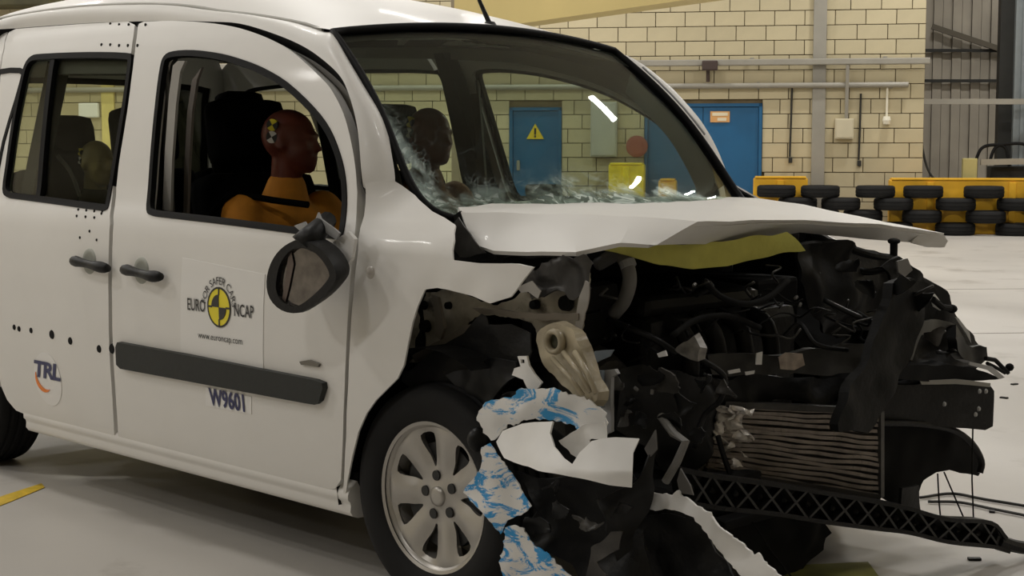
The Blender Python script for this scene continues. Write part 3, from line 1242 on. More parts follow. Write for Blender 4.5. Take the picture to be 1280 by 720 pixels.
# rear quarter panels with wheel arches (both sides), far doors
arch_r = [Vector((-2.80 + 0.385 * math.cos(t), 0.31 + 0.385 * math.sin(t))) for t in np.linspace(-0.10 * math.pi, 1.08 * math.pi, 22)]
sl = SL(slide_px)
rear_edge = SL([(11, 40), (6, 60), (-1, 120), (-7, 200), (-9, 300), (-7, 400), (-3, 460), (2, 484)])
quarter = [p + Vector((-0.010, 0)) for p in rear_edge] + [a for a in arch_r if a.x < rear_edge[-1].x - 0.03] + [Vector((-3.22, 0.24)), Vector((-3.32, 0.28)), Vector((-3.345, 0.7)), Vector((-3.335, 1.1)), Vector((-3.28, 1.45)), Vector((-3.20, 1.66)), Vector((-3.0, rear_edge[0].y + 0.015))]
qwin = [Vector(p) for p in spline([(-2.52, 1.10), (-2.50, 1.30), (-2.46, 1.52), (-2.50, 1.585), (-2.80, 1.58), (-3.06, 1.56), (-3.10, 1.50), (-3.16, 1.2), (-3.15, 1.10), (-3.0, 1.085), (-2.7, 1.085)], 3, True)]
for mir in (False, True):
    qp = side_panel('rear_quarter', quarter, WHITE, holes=[qwin], thick=0.03, mirror=mir, step=0.08)
    seal_ring('window_seal', qwin, 0.02, SEAL, qp, mir, step=0.08)
    side_panel('quarter_glass', inset(qwin, 0.016), GLASS_SIDE, qp, thick=0.004, off=0.012, mirror=mir, step=0.12)
    lamp = side_panel('rear_lamp', [Vector((-3.335, 0.75)), Vector((-3.25, 0.75)), Vector((-3.23, 1.15)), Vector((-3.31, 1.20))], mat('red_lamp', (0.35, 0.01, 0.01), 0.2), qp, thick=0.03, off=-0.008, mirror=mir, step=0.12)
fd = side_panel('front_door', SL(front_door_px), WHITE, holes=[win_f], thick=0.035, mirror=True, step=0.08)
seal_ring('window_seal', win_f, 0.02, SEAL, fd, True, step=0.08)
sd = side_panel('sliding_door', SL(slide_px), WHITE, holes=[win_r], thick=0.035, mirror=True, step=0.08)
seal_ring('window_seal', win_r, 0.02, SEAL, sd, True, step=0.08)
side_panel('door_glass', gl_r, GLASS_CLEAR, sd, thick=0.004, off=0.012, mirror=True, step=0.12)
side_panel('door_glass', inset(win_f, 0.016), GLASS_SIDE, fd, thick=0.004, off=0.012, mirror=True, step=0.12)
# tailgate with its window


def tail_pt(y, z, off=0.0):
    w = -ysurf(-3.3, z) - 0.012
    t_ = max(-1, min(1, y / w))
    return Vector((-3.34 + 0.14 * max(0, (z - 1.1) / 0.6) ** 1.5 - 0.04 * (1 - t_ * t_) + off, y, z))


tz = np.linspace(0.28, 1.76, 14)
tail_o = [Vector((-(-ysurf(-3.3, z) - 0.014), z)) for z in tz] + [Vector(((-ysurf(-3.3, z) - 0.014), z)) for z in tz[::-1]]
tail_w = [Vector(p) for p in spline([(-0.62, 1.06), (-0.66, 1.12), (-0.62, 1.50), (-0.56, 1.58), (0.0, 1.60), (0.56, 1.58), (0.62, 1.50), (0.66, 1.12), (0.62, 1.06), (0.0, 1.04)], 3, True)]
V, T = fill(tail_o, [tail_w], 0.09)
tg = sheet('tailgate', [tail_pt(v.x, v.y) for v in V], T, 0.03, WHITE, car, toward=(-1, 0, 0))
V, T = fill(tail_w, [inset(tail_w, 0.03)], 0.09)
sheet('tailgate_seal', [tail_pt(v.x, v.y, -0.004) for v in V], T, 0.02, SEAL, tg, toward=(-1, 0, 0))
tin = inset(tail_w, 0.02)
for keep, gm in ((True, GLASS_CLEAR), (False, GLASS_DARK)):  # dark pane and its divider are added to block the bright view behind
    V, T = fill(clip_x(tin, lambda z: 0.24, keep), [], 0.15)
    sheet('tailgate_glass', [tail_pt(v.x, v.y, 0.008) for v in V], T, 0.004, gm, tg, toward=(-1, 0, 0))
q = MB()
q.beam(tail_pt(0.24, 1.03), tail_pt(0.24, 1.61), 0.05, 0.05, Vector((1, 0, 0)))
q.build('tailgate_divider', SEAL, tg)
q = MB()
q.box((-3.36, 0, 0.42), (0.14, 1.62, 0.2), None, 0.03)
q.build('rear_bumper', BLACKP, car)

# windscreen edge, roof, pillars
ZC = [(-0.64, 1.668), (-0.78, 1.712), (-0.95, 1.757), (-1.2, 1.812), (-1.5, 1.862), (-1.9, 1.895), (-2.4, 1.91), (-2.9, 1.90), (-3.2, 1.87)]
ZCs = spline([(a, b, 0) for a, b in reversed(ZC)], 6)
_zx = [p.x for p in ZCs]
_zz = [p.y for p in ZCs]
RE = 0.635      # half width of the roof skin


def zroof(x, y):
    zc = float(np.interp(x, _zx, _zz))
    t_ = abs(y) / RE
    return zc - 0.100 * t_ ** 3.2 * (0.62 if x > -0.8 else min(1.0, 0.62 + 0.38 * (-0.8 - x) / 0.5))


ws_left_px = [(417, 41, -0.655), (439, 78, -0.675), (459, 111, -0.693), (478, 144, -0.712), (491, 178, -0.724), (501, 210, -0.732), (517, 241, -0.738), (538, 262, -0.728), (567, 277, -0.69)]
ws_left = spline([P(u, v, y=y) for u, v, y in ws_left_px], 5)
NL = len(ws_left)
_t = np.linspace(0, 1, NL)
_fit = [np.polyval(np.polyfit(_t, [p[i] for p in ws_left], 3 if i == 0 else 4), _t) for i in range(3)]
ws_left = [Vector((_fit[0][i], _fit[1][i], _fit[2][i])) for i in range(NL)]
NWC = 44


def ws_pt(i, t_, off=0.0):
    """row i from the top, t_ in -1..1 across"""
    L = ws_left[i]
    k = i / (NL - 1)
    b = (1 - t_ * t_)
    return Vector((L.x + (0.02 + 0.13 * k) * b + off, -L.y * t_, L.z + (0.045 * (1 - k) + 0.035 * k) * b))


V, F, att = [], [], []
for i in range(NL):
    k = i / (NL - 1)
    for j in range(NWC + 1):
        t_ = -1 + 2 * j / NWC
        p = ws_pt(i, t_)
        e_left = (1 + t_)
        w = min(1.0, max(0.0, (k - 0.76 - 0.05 * noise.noise(Vector((t_ * 6, 0, 0)))) / 0.16)) ** 1.1 * (0.95 if t_ < -0.1 else 0.95 - 0.55 * min(1, (t_ + 0.1) / 0.6))
        w = max(w, max(0.0, 1 - e_left / (0.05 + 0.14 * k)) * min(1.0, 0.25 + 1.4 * max(0.0, k - 0.25)))
        w = max(w, max(0, 1 - math.hypot((t_ + 0.75) / 0.55, (k - 0.98) / 0.30)))
        w = max(w, 0.95 * max(0, 1 - math.hypot((t_ + 0.30) / 0.45, (k - 0.90) / 0.24)))
        V.append(p)
        att.append(min(1.0, w))
n_ = NWC + 1
for i in range(NL - 1):
    for j in range(NWC):
        F.append((i * n_ + j, i * n_ + j + 1, (i + 1) * n_ + j + 1, (i + 1) * n_ + j))
nV = len(V)
V2 = V + [p + Vector((-0.004, 0, -0.003)) for p in V]
F2 = F + [tuple(reversed([i + nV for i in f])) for f in F]
windscreen = mesh('windscreen', V2, F2, GLASS_WS, car, True, 'cracked greenish windscreen, shattered along its lower edge')
a_ = windscreen.data.attributes.new('shatter', 'FLOAT', 'POINT')
a_.data.foreach_set('value', att + att)
o_off = Vector((0.004, 0, 0.004))
left_c = [ws_pt(i, -1) + o_off for i in range(NL)]
right_c = [ws_pt(i, 1) + o_off for i in range(NL)]
top_c = [ws_pt(0, t_) + o_off for t_ in np.linspace(-1, 1, 25)]
q = MB()
q.tube(list(reversed(left_c)) + top_c[1:-1] + right_c, 0.0125, 8)
q.build('windscreen_seal', SEAL, windscreen, smooth=True)
# pale strip put in for the lamp streak along the far pillar seal
q = MB()
q.tube([p + Vector((0.012, 0.012, 0.012)) for p in right_c[4:22:3]], 0.004, 6)
q.build('seal_streak', LIGHTHOSE, windscreen)

# roof skin
V, F = [], []
xs_ = list(np.linspace(-3.18, -0.80, 40))
ys_ = np.linspace(-1, 1, 25)
for x in xs_:
    for t_ in ys_:
        V.append((x, RE * t_, zroof(x, RE * t_)))
front_row = [ws_pt(0, t_) + Vector((-0.012, 0, 0.012)) for t_ in ys_]
for kk in (0.33, 0.66, 1.0):
    for j, t_ in enumerate(ys_):
        base = Vector((-0.80, RE * t_, zroof(-0.80, RE * t_)))
        p = base.lerp(front_row[j], kk)
        V.append(p)
n_ = len(ys_)
for i in range(len(xs_) + 2):
    for k in range(n_ - 1):
        F.append((i * n_ + k, i * n_ + k + 1, (i + 1) * n_ + k + 1, (i + 1) * n_ + k))
roof = MB().add(V, F).build('roof', WHITE, car, smooth=True)
# headliner below it
V2 = [Vector(v) + Vector((0, 0, -0.045)) for v in V]
MB().add(V2, F).build('headliner', mat('dark_grey_headliner', (0.075, 0.08, 0.067), 0.9, var=0.1), roof, smooth=True)

# side rails with A pillars: loft between the door gap and the windscreen edge / roof edge
gap_px = [(452, 244), (452, 229), (450.5, 200), (448, 170), (444, 146), (437, 121), (427, 98), (409, 79), (381, 59), (345, 43), (300, 29.5), (260, 27), (215, 26), (172, 26.8), (100, 29.6), (20, 35.5), (-60, 43), (-200, 61)]
gap3 = []
for u, v in gap_px:
    p = S(u, v)
    gap3.append(Vector((p.x, ysurf(p.x, p.y) + (0.02 if v == 244 else 0), p.y)))
up3 = [P(513, 243, y=-0.722), P(505, 226, y=-0.742), P(499, 203, y=-0.737), P(489, 173, y=-0.727), P(476, 141, y=-0.715), P(458, 110, y=-0.697), P(438, 77, y=-0.680), P(417, 43, y=-0.662)]
for p in gap3[8:]:
    x = p.x - 0.04
    up3.append(Vector((x, -RE, zroof(x, RE))))
g_s = spline(gap3, 4)
u_s = spline(up3, 4)


def loft(a, b, bulge, n, name, m, parent, mir=1, out=None, foot=False):
    V, F = [], []
    for ii, (p, q_) in enumerate(zip(a, b)):
        for k in range(n + 1):
            t_ = k / n
            r = p.lerp(q_, t_)
            w = 4 * t_ * (1 - t_) * bulge * min(1.0, len(V) / (n + 1) / 12)
            r = r + Vector((0.55 * w * (1 if out is None else out), -0.75 * w, 0.75 * w))
            if foot and ii < 14:
                r.y = r.y + (yfend(r.x, r.z) + (0.012 if ii < 3 else 0.0) - r.y) * (1 - ii / 14) ** 1.2
            V.append(Vector((r.x, r.y * mir, r.z)))
    for i in range(len(a) - 1):
        for k in range(n):
            F.append((i * (n + 1) + k, i * (n + 1) + k + 1, (i + 2 - 1) * (n + 1) + k + 1, (i + 1) * (n + 1) + k))
    return MB().add(V, F).build(name, m, parent, smooth=True)


ra = loft(g_s, u_s, 0.016, 6, 'side_rail', WHITE, car, foot=True)
rb_ = loft(g_s, u_s, 0.016, 6, 'side_rail', WHITE, car, -1, foot=True)
# inner pillar behind the bowed door frame: dark seal and grey metal
for mir, own in ((1, ra), (-1, rb_)):
    inn = [Vector((p.x - 0.028, (p.y + 0.04), p.z - 0.032)) for p in g_s]
    inn2 = [Vector((p.x - 0.085, (p.y + 0.035), p.z - 0.075)) for p in g_s]
    loft(g_s, inn, 0.0, 2, 'pillar_flange', SEAL, own, mir)
    loft(inn, inn2, 0.004, 2, 'inner_pillar', mat('grey_pillar_metal', (0.13, 0.12, 0.10), 0.45, var=0.15), own, mir)
# cabin-side pillar trim (seen through the windscreen)
for mir, own in ((1, ra), (-1, rb_)):
    a2 = [Vector((p.x - 0.02, p.y + 0.012, p.z - 0.012)) for p in u_s[:26]]
    b2 = [Vector((p.x - 0.06, p.y + 0.06, p.z - 0.06)) for p in g_s[:26]]
    c2 = [a.lerp(b, 0.45) + Vector((-0.02, 0.045, -0.02)) for a, b in zip(a2, b2)]
    loft(a2, c2, 0.0, 2, 'pillar_trim', mat('grey_green_pillar_trim', (0.085, 0.092, 0.078), 0.6, var=0.1), own, mir)
    loft(c2, b2, 0.0, 2, 'pillar_trim', MATS['grey_green_pillar_trim'], own, mir)
# ribbed roof seam beside the rail and aerial
for sg in (-1, 1):
    q = MB()
    q.tube([Vector((x, sg * (RE - 0.006), zroof(x, RE) + 0.003)) for x in np.linspace(-3.1, -0.75, 30)], 0.006, 6)
    q.build('roof_seam', mat('roof_seam_grey', (0.45, 0.44, 0.41), 0.5), roof)
ab = P(612, 37, x=-0.74)
q = MB()
q.lathe([(0.0, 0.03), (0.018, 0.026), (0.030, 0.008), (0.034, -0.008)], ab, 'z', 14)
aer = q.build('aerial', BLACKP, roof, smooth=True)
q = MB()
q.tube([ab + Vector((0, 0, 0.02)), ab + Vector((-0.03, -0.02, 0.10)), ab + Vector((-0.10, -0.06, 0.42))], 0.006, 8, rs=[0.009, 0.007, 0.004])
q.build('aerial_rod', BLACKP, aer)

# front wing of the near side, torn open ahead of the wheel arch
fender_px = [(457, 228), (455, 270), (447.5, 314), (442.5, 362), (438.5, 409), (435.5, 475), (432.5, 550), (430, 600), (428.5, 640), (433, 612), (440, 572), (448, 540), (458, 517), (470, 500), (483, 487), (497, 473), (505, 457), (510, 430), (516, 402), (522, 382), (530, 362), (545, 360), (560, 362), (590, 370), (615, 379), (638, 371), (650, 353), (668, 334), (648, 330), (600, 329), (566, 325), (567, 300), (569, 281), (556, 272), (540, 264), (524, 250), (512, 238), (505, 226)]


fender = side_panel('front_wing', SL(fender_px, 0, yfend), WHITE, surf=yfend, thick=0.006, step=0.035, label='torn white front wing with a crumpled upper edge', extra=lambda x, z: 0.012 * noise.noise(Vector((x * 9, z * 9, 3))) * max(0, min(1, (x + 0.1) * 4)))
q = MB()
c = S(463, 341)
q.lathe([(0.0, -0.006), (0.012, -0.005), (0.019, 0.0), (0.019, 0.006)], (c.x, ysurf(c.x, c.y), c.y), 'y', 20)
q.build('side_repeater', mat('frosted_repeater', (0.50, 0.47, 0.43), 0.3), fender, smooth=True)
# far front wing
far_f = [Vector((-0.262, 1.165)), Vector((-0.31, 0.9)), Vector((-0.34, 0.4)), Vector((-0.345, 0.22))] + [Vector((0.385 * math.cos(t), 0.31 + 0.385 * math.sin(t))) for t in np.linspace(1.05 * math.pi, 0.10 * math.pi, 18)] + [Vector((0.50, 0.46)), Vector((0.60, 0.62)), Vector((0.50, 0.78)), Vector((0.30, 0.89)), Vector((-0.02, 1.035)), Vector((-0.15, 1.12))]
ff_ = side_panel('front_wing', far_f, WHITE, thick=0.006, mirror=True, step=0.07, surf=yfend)
side_panel('inner_wing', far_f, BLACKD, ff_, thick=0.004, off=0.03, mirror=True, step=0.09, surf=yfend)  # black sheet added so the white inside of the far wing looks dark

# ---------------------------------------------------------------- door furniture, strips, stickers


def on_side(name, poly_px, m, parent, off=-0.004, thick=0.006, step=0.03, label=None, curve=0):
    if curve:
        poly_px = [tuple(q) for q in spline(poly_px, curve, True)]
    return side_panel(name, SL(poly_px, off), m, parent, thick=thick, off=off, step=step, label=label)


on_side('rubbing_strip', [(146, 428), (200, 438), (270, 451), (340, 465), (392, 475), (402, 479), (403, 486), (398, 502), (393, 506), (380, 504), (300, 489), (220, 474), (150, 461), (145, 456), (144, 434)], TRIM, front_door, off=-0.020, thick=0.022)
for (us, ow) in (([(88, 326), (98, 327), (110, 330), (122, 333), (133, 336)], sliding_door), ([(151, 337), (162, 338), (175, 341.5), (188, 345), (199, 346)], front_door)):
    q = MB()
    pts = []
    for k, (u, v) in enumerate(us):
        c = S(u, v, -0.03)
        pts.append(Vector((c.x, ysurf(c.x, c.y) - (0.032 if 0 < k < 4 else 0.022), c.y)))
    q.tube(spline(pts, 4), 0.016, 10, rs=[0.012, 0.017, 0.019, 0.0195, 0.0185, 0.017, 0.0155, 0.0145, 0.014, 0.0145, 0.0155, 0.017, 0.0185, 0.0195, 0.019, 0.017, 0.012])
    dh = q.build('door_handle', BLACKP, ow, smooth=True)
    c = S(us[2][0] + 2, us[2][1] - 3)
    q = MB()
    q.lathe([(0.0, -0.001), (0.03, -0.0015), (0.043, -0.003), (0.047, 0.002)], (c.x, ysurf(c.x, c.y), c.y), 'y', 24)
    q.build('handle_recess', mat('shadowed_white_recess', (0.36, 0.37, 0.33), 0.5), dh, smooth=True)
for (u, v) in [(18, 409), (24, 411), (39, 413), (65, 418), (88, 426), (124, 436), (140, 436)]:
    c = S(u, v)
    q = MB()
    q.lathe([(0.0, -0.003), (0.0095 + 0.003 * (int(u) % 3), -0.003), (0.013 + 0.003 * (int(u) % 3), 0.004)], (c.x, ysurf(c.x, c.y), c.y), 'y', 12)
    q.build('clip_hole', BLACKD, sliding_door)
on_side('badge', [(374, 452), (386, 450), (399, 455), (397, 459), (385, 457), (376, 456)], mat('silver_badge', (0.16, 0.15, 0.13), 0.3, 0.6), front_door, off=-0.008, thick=0.008)


def disc_on_side(name, c, r, m, parent, off, a0=0.0, a1=2 * math.pi, rin=0.0, n=28, sx=1.0):
    poly = []
    if a1 - a0 > 6.2 and rin == 0:
        poly = [Vector((c.x + sx * r * math.cos(t), c.y + r * math.sin(t))) for t in np.linspace(a0, a1, n, endpoint=False)]
        return side_panel(name, poly, m, parent, thick=0.0015, off=off, step=0.04)
    if a1 - a0 > 6.2:
        po = [Vector((c.x + sx * r * math.cos(t), c.y + r * math.sin(t))) for t in np.linspace(a0, a1, n, endpoint=False)]
        pi_ = [Vector((c.x + sx * rin * math.cos(t), c.y + rin * math.sin(t))) for t in np.linspace(a0, a1, n, endpoint=False)]
        return side_panel(name, po, m, parent, holes=[pi_], thick=0.0015, off=off, step=0.02)
    poly = [Vector((c.x + sx * r * math.cos(t), c.y + r * math.sin(t))) for t in np.linspace(a0, a1, 10)]
    poly.append(Vector((c.x, c.y)))
    return side_panel(name, poly, m, parent, thick=0.0015, off=off, step=0.04)


def text_mesh(txt, size, arc=None, bold=0.0, shear=0.0, spacing=1.0):
    cu = bpy.data.curves.new('lettering', 'FONT')
    cu.body = txt
    cu.size = size
    cu.align_x = 'CENTER'
    cu.align_y = 'CENTER'
    cu.offset = bold
    cu.shear = shear
    cu.space_character = spacing
    cu.resolution_u = 3
    ob = bpy.data.objects.new('lettering', cu)
    COL.objects.link(ob)
    dg = bpy.context.evaluated_depsgraph_get()
    me = ob.evaluated_get(dg).to_mesh()
    V = [v.co.to_2d() for v in me.vertices]
    F = [tuple(p.vertices) for p in me.polygons]
    bpy.data.objects.remove(ob)
    if arc:
        V = [Vector((math.sin(v.x / arc) * (arc + v.y), math.cos(v.x / arc) * (arc + v.y))) for v in V]
    return V, F


def text_on_side(name, txt, c, size, m, parent, off, sx=1.0, sy=1.0, rot=0.0, **kw):
    V, F = text_mesh(txt, size, **kw)
    W = []
    for v in V:
        a, b = v.x * sx, v.y * sy
        a, b = a * math.cos(rot) - b * math.sin(rot), a * math.sin(rot) + b * math.cos(rot)
        x, z = c.x + a, c.y + b
        W.append(Vector((x, ysurf(x, z) + off, z)))
    return mesh(name, W, F, m, parent, False)


# crash-programme sticker on the front door
st = on_side('programme_sticker', [(228, 322), (331, 343), (329, 461), (226, 440)], WHITES, front_door, off=-0.002, thick=0.0025)
c = S(275, 384)
disc_on_side('roundel', c, 0.062, YELLOWS, st, -0.0040)
disc_on_side('roundel_ring', c, 0.064, BLACKS, st, -0.0048, rin=0.058)
disc_on_side('roundel_quarter', c, 0.040, BLACKS, st, -0.0056, math.pi / 2, math.pi)
disc_on_side('roundel_quarter', c, 0.040, BLACKS, st, -0.0056, -math.pi / 2, 0)
for a0 in (0, math.pi / 2, math.pi, 1.5 * math.pi):
    e0 = Vector((c.x + 0.038 * math.cos(a0), c.y + 0.038 * math.sin(a0)))
    e1 = Vector((c.x + 0.060 * math.cos(a0), c.y + 0.060 * math.sin(a0)))
    n_ = Vector((-math.sin(a0), math.cos(a0))) * 0.003
    side_panel('roundel_tick', [e0 - n_, e1 - n_, e1 + n_, e0 + n_], BLACKS, st, thick=0.0012, off=-0.0056)
text_on_side('sticker_text', 'EURO', Vector((c.x - 0.128, c.y - 0.004)), 0.055, BLACKS, st, -0.0045, sx=0.72, bold=0.0005)
text_on_side('sticker_text', 'NCAP', Vector((c.x + 0.132, c.y - 0.004)), 0.055, BLACKS, st, -0.0045, sx=0.72, bold=0.0005)
text_on_side('sticker_text', 'FOR SAFER CARS', c, 0.034, BLACKS, st, -0.0045, arc=0.082, spacing=0.95)
text_on_side('sticker_text', 'www.euroncap.com', Vector((c.x, c.y - 0.098)), 0.030, BLACKS, st, -0.0045)
# laboratory logo on the sliding door
c = S(60, 474)
ls = disc_on_side('logo_sticker', c, 0.100, WHITES, sliding_door, -0.002)
text_on_side('logo_text', 'TRL', Vector((c.x - 0.002, c.y + 0.030)), 0.125, NAVY, ls, -0.0042, sx=1.0, sy=0.68, bold=0.0042, shear=0.22, spacing=0.88)
ou, inn = [], []
for k in range(15):
    t_ = k / 14
    th = math.radians(165 + 135 * t_)
    wd = 0.0085 * math.sin(math.pi * min(1, t_ * 0.98 + 0.01)) + 0.0008
    for lst, sg_ in ((ou, 1), (inn, -1)):
        r_ = 1 + sg_ * wd / 0.055
        lst.append(Vector((c.x - 0.022 + 0.062 * r_ * math.cos(th), c.y + 0.006 + 0.052 * r_ * math.sin(th))))
side_panel('logo_swoosh', ou + inn[::-1], ORANGE, ls, thick=0.0012, off=-0.0042, step=0.02)
# test number under the strip
ns = on_side('number_sticker', [(257, 484), (314, 496), (314, 518), (257, 507)], WHITES, front_door, off=-0.002, thick=0.0025)
c = S(286, 501)
text_on_side('number_text', 'W9601', c, 0.076, NAVY, ns, -0.0045, sx=0.86, bold=0.0022, spacing=1.02)
# speckled measuring dots on the pillar above and below the rear window
dots = MB()
for (u, v) in [(138, 30), (149, 31), (161, 31), (172, 31), (182, 31), (147, 16), (157, 18), (171, 15), (184, 9), (127, 56), (138, 56), (149, 57), (160, 57), (172, 57)]:
    c = S(u, v)
    if u > 136 and v < 40:
        y_ = ysurf(c.x, c.y) if v > 24 else None
    if v <= 24:
        continue
    dots.lathe([(0.0, -0.002), (0.006, -0.002), (0.006, 0.001)], (c.x, ysurf(c.x, c.y), c.y), 'y', 8)
dots.build('measuring_dots', BLACKD, sliding_door)
dots = MB()
for (u, v) in [(98, 262), (108, 263), (118, 264), (128, 264), (96, 270), (107, 271), (118, 272), (112, 289), (121, 300), (100, 297), (127, 267)]:
    c = S(u, v)
    dots.lathe([(0.0, -0.002), (0.005, -0.002), (0.005, 0.001)], (c.x, ysurf(c.x, c.y), c.y), 'y', 8)
dots.build('measuring_dots', BLACKD, sliding_door)

# broken door mirror hanging on the front door
hz = [(333, 352), (338, 330), (350, 312), (368, 301), (385, 303), (402, 313), (415, 330), (420, 346), (414, 359), (396, 378), (374, 391), (352, 388), (337, 373)]
hzs = [tuple(q_) for q_ in spline(hz, 3, True)]
glass_px = [(345, 352), (350, 330), (362, 314), (376, 310), (396, 318), (411, 340), (407, 353), (388, 372), (370, 383), (354, 378), (346, 366)]
gls = [tuple(q_) for q_ in spline(glass_px, 3, True)]
ymir = lin(333, -1.075, 420, -1.045)
V, T = fill(hzs, [gls], 6)
mirror = sheet('door_mirror', [P(v.x, v.y, y=ymir(v.x, v.y)) for v in V], T, 0.015, BLACKP, car, 'broken black door mirror hanging from the front door', toward=-FWH)
back = MB()
n_ = len(hzs)
rows_ = []
for k, (sc_, yo) in enumerate([(1.0, 0.002), (1.02, 0.03), (0.97, 0.06), (0.80, 0.085), (0.45, 0.10), (0.02, 0.105)]):
    for (u, v) in hzs:
        uu, vv = 378 + (u - 378) * sc_, 347 + (v - 347) * sc_
        p = P(378, 347, y=ymir(378, 347))
        a = P(uu, vv, y=ymir(uu, vv))
        rows_.append(a + Vector((-0.02 * (yo / 0.1), yo, 0.02 * yo / 0.1)))
F = []
for k in range(5):
    for i in range(n_):
        F.append((k * n_ + i, k * n_ + (i + 1) % n_, (k + 1) * n_ + (i + 1) % n_, (k + 1) * n_ + i))
back.add(rows_, F)
back.build('mirror_shell', BLACKP, mirror, smooth=True)
V, T = fill(gls, [], 8)
sheet('mirror_glass', [P(v.x, v.y, y=ymir(v.x, v.y) + 0.012) for v in V], T, 0.003, GLASS_MIR, mirror, toward=-FWH)
frag('mirror_crack', [(357, 345), (360, 322), (364, 315), (367, 330), (361, 360), (356, 380), (352, 378)], mat('cracked_mirror_back', (0.13, 0.10, 0.085), 0.4, 0.3), mirror, y=lambda u, v: ymir(u, v) + 0.008, thick=0.002, amp=0, step=6)
q = MB()
q.tube([P(380, 308, y=-1.04), P(390, 296, y=-1.02), P(400, 285, y=-0.98), P(410, 275, y=-0.93)], 0.03, 10, rs=[0.042, 0.036, 0.030, 0.026])
q.build('mirror_arm', BLACKP, mirror, smooth=True)
frag('mirror_foot_cover', [(402, 322), (412, 306), (424, 296), (436, 288), (443, 298), (440, 322), (430, 342), (421, 348), (418, 335)], WHITEC, mirror, y=-0.965, thick=0.012, amp=0.004)
frag('broken_clip', [(384, 280), (394, 276), (398, 264), (402, 272), (414, 282), (424, 290), (420, 299), (408, 290), (392, 288)], LIGHTHOSE, mirror, y=-0.985, thick=0.006, amp=0.006, step=5)
frag('broken_clip', [(368, 282), (380, 276), (386, 284), (380, 292)], LIGHTHOSE, mirror, y=-0.975, thick=0.005, amp=0.004, step=5)

# ---------------------------------------------------------------- wheels


def wheel(name, cx, cz, yc, sg, label=None, detail=True):
    """sg: -1 for the near side (outer face towards -y)"""
    q = MB()
    R = 0.317
    pr = [(0.205, 0.080), (0.222, 0.096), (0.250, 0.1045), (0.278, 0.1045), (0.300, 0.098), (0.311, 0.086), (0.3155, 0.068)]
    for yy_ in (0.052, 0.018, -0.018, -0.052):
        pr += [(R, yy_ + 0.010), (R - 0.008, yy_ + 0.005), (R - 0.008, yy_ - 0.005), (R, yy_ - 0.010)]
    pr += [(0.3155, -0.068), (0.311, -0.086), (0.300, -0.098), (0.278, -0.1045), (0.250, -0.1045), (0.222, -0.096), (0.205, -0.080)]
    q.lathe(pr, (cx, yc, cz), 'y', 64)
    w = q.build(name, RUBBER, car, smooth=True, label=label, autosmooth=0.7)
    # rim: flange and barrel
    q = MB()
    pr = [(0.203, 0.085), (0.2125, 0.089), (0.2125, 0.083), (0.205, 0.078), (0.196, 0.072), (0.186, 0.055), (0.182, 0.0), (0.190, -0.08), (0.205, -0.085)]
    q.lathe([(r, -sg * -1 * 0 + sg * h) for r, h in pr], (cx, yc, cz), 'y', 64)
    rim = q.build('rim', ALLOY, w, smooth=True, autosmooth=0.8)
    # seven-spoke disc
    outer = [Vector((0.199 * math.cos(t), 0.199 * math.sin(t))) for t in np.linspace(0, 2 * math.pi, 56, endpoint=False)]
    holes = []
    for k in range(7):
        a0 = math.pi / 2 + 0.24 + k * 2 * math.pi / 7
        pts = [(0.086, -0.04), (0.086, 0.04), (0.118, 0.11), (0.150, 0.175), (0.177, 0.165), (0.182, 0.0), (0.177, -0.165), (0.150, -0.175), (0.118, -0.11)]
        holes.append([tuple(v) for v in spline([(r * math.cos(a0 + d), r * math.sin(a0 + d)) for r, d in pts], 2, True)])
    V, T = fill(outer, holes, 0.014)

    def dish(v):
        r = v.length
        a = math.atan2(v.y, v.x)
        base = 0.052 + 0.016 * math.exp(-(r / 0.04) ** 2) + 0.020 * (r / 0.2) ** 2
        rib = math.cos(7 * (a - math.pi / 2 - 0.24))
        base += 0.007 * (-rib) * min(1, max(0, (r - 0.06) / 0.05)) * (1 if r < 0.18 else max(0, (0.2 - r) / 0.02))
        return base
    W = [Vector((cx + v.x, yc + sg * dish(v), cz + v.y)) for v in V]
    sheet('spokes', W, T, 0.022, ALLOY, w, toward=(0, sg, 0))
    q = MB()
    q.lathe([(0.0, 0.0), (0.15, 0.0), (0.15, -0.03), (0.0, -0.03)], (cx, yc + sg * 0.012, cz), 'y', 32)
    q.build('brake_disc', ALLOYD, w)
    q = MB()
    q.lathe([(0.0, sg * 0.006), (0.018, sg * 0.005), (0.027, sg * 0.003), (0.029, -sg * 0.004)], (cx, yc + sg * 0.066, cz), 'y', 20)
    q.build('hub_cap', ALLOY, w, smooth=True)
    for k in range(5):
        a0 = math.pi / 2 + 0.2 + k * 2 * math.pi / 5
        q = MB()
        q.lathe([(0.0, 0.0), (0.0145, 0.0), (0.0155, -sg * 0.012)], (cx + 0.058 * math.cos(a0), yc + sg * 0.0615, cz + 0.058 * math.sin(a0)), 'y', 14)
        q.build('bolt_hole', ALLOYD, w)
    return w


wheel('front_wheel', 0.0, 0.312, -0.765, -1)
wheel('rear_wheel', -2.82, 0.312, -0.765, -1)
wheel('front_wheel', 0.0, 0.312, 0.765, 1)
wheel('rear_wheel', -2.82, 0.312, 0.765, 1)
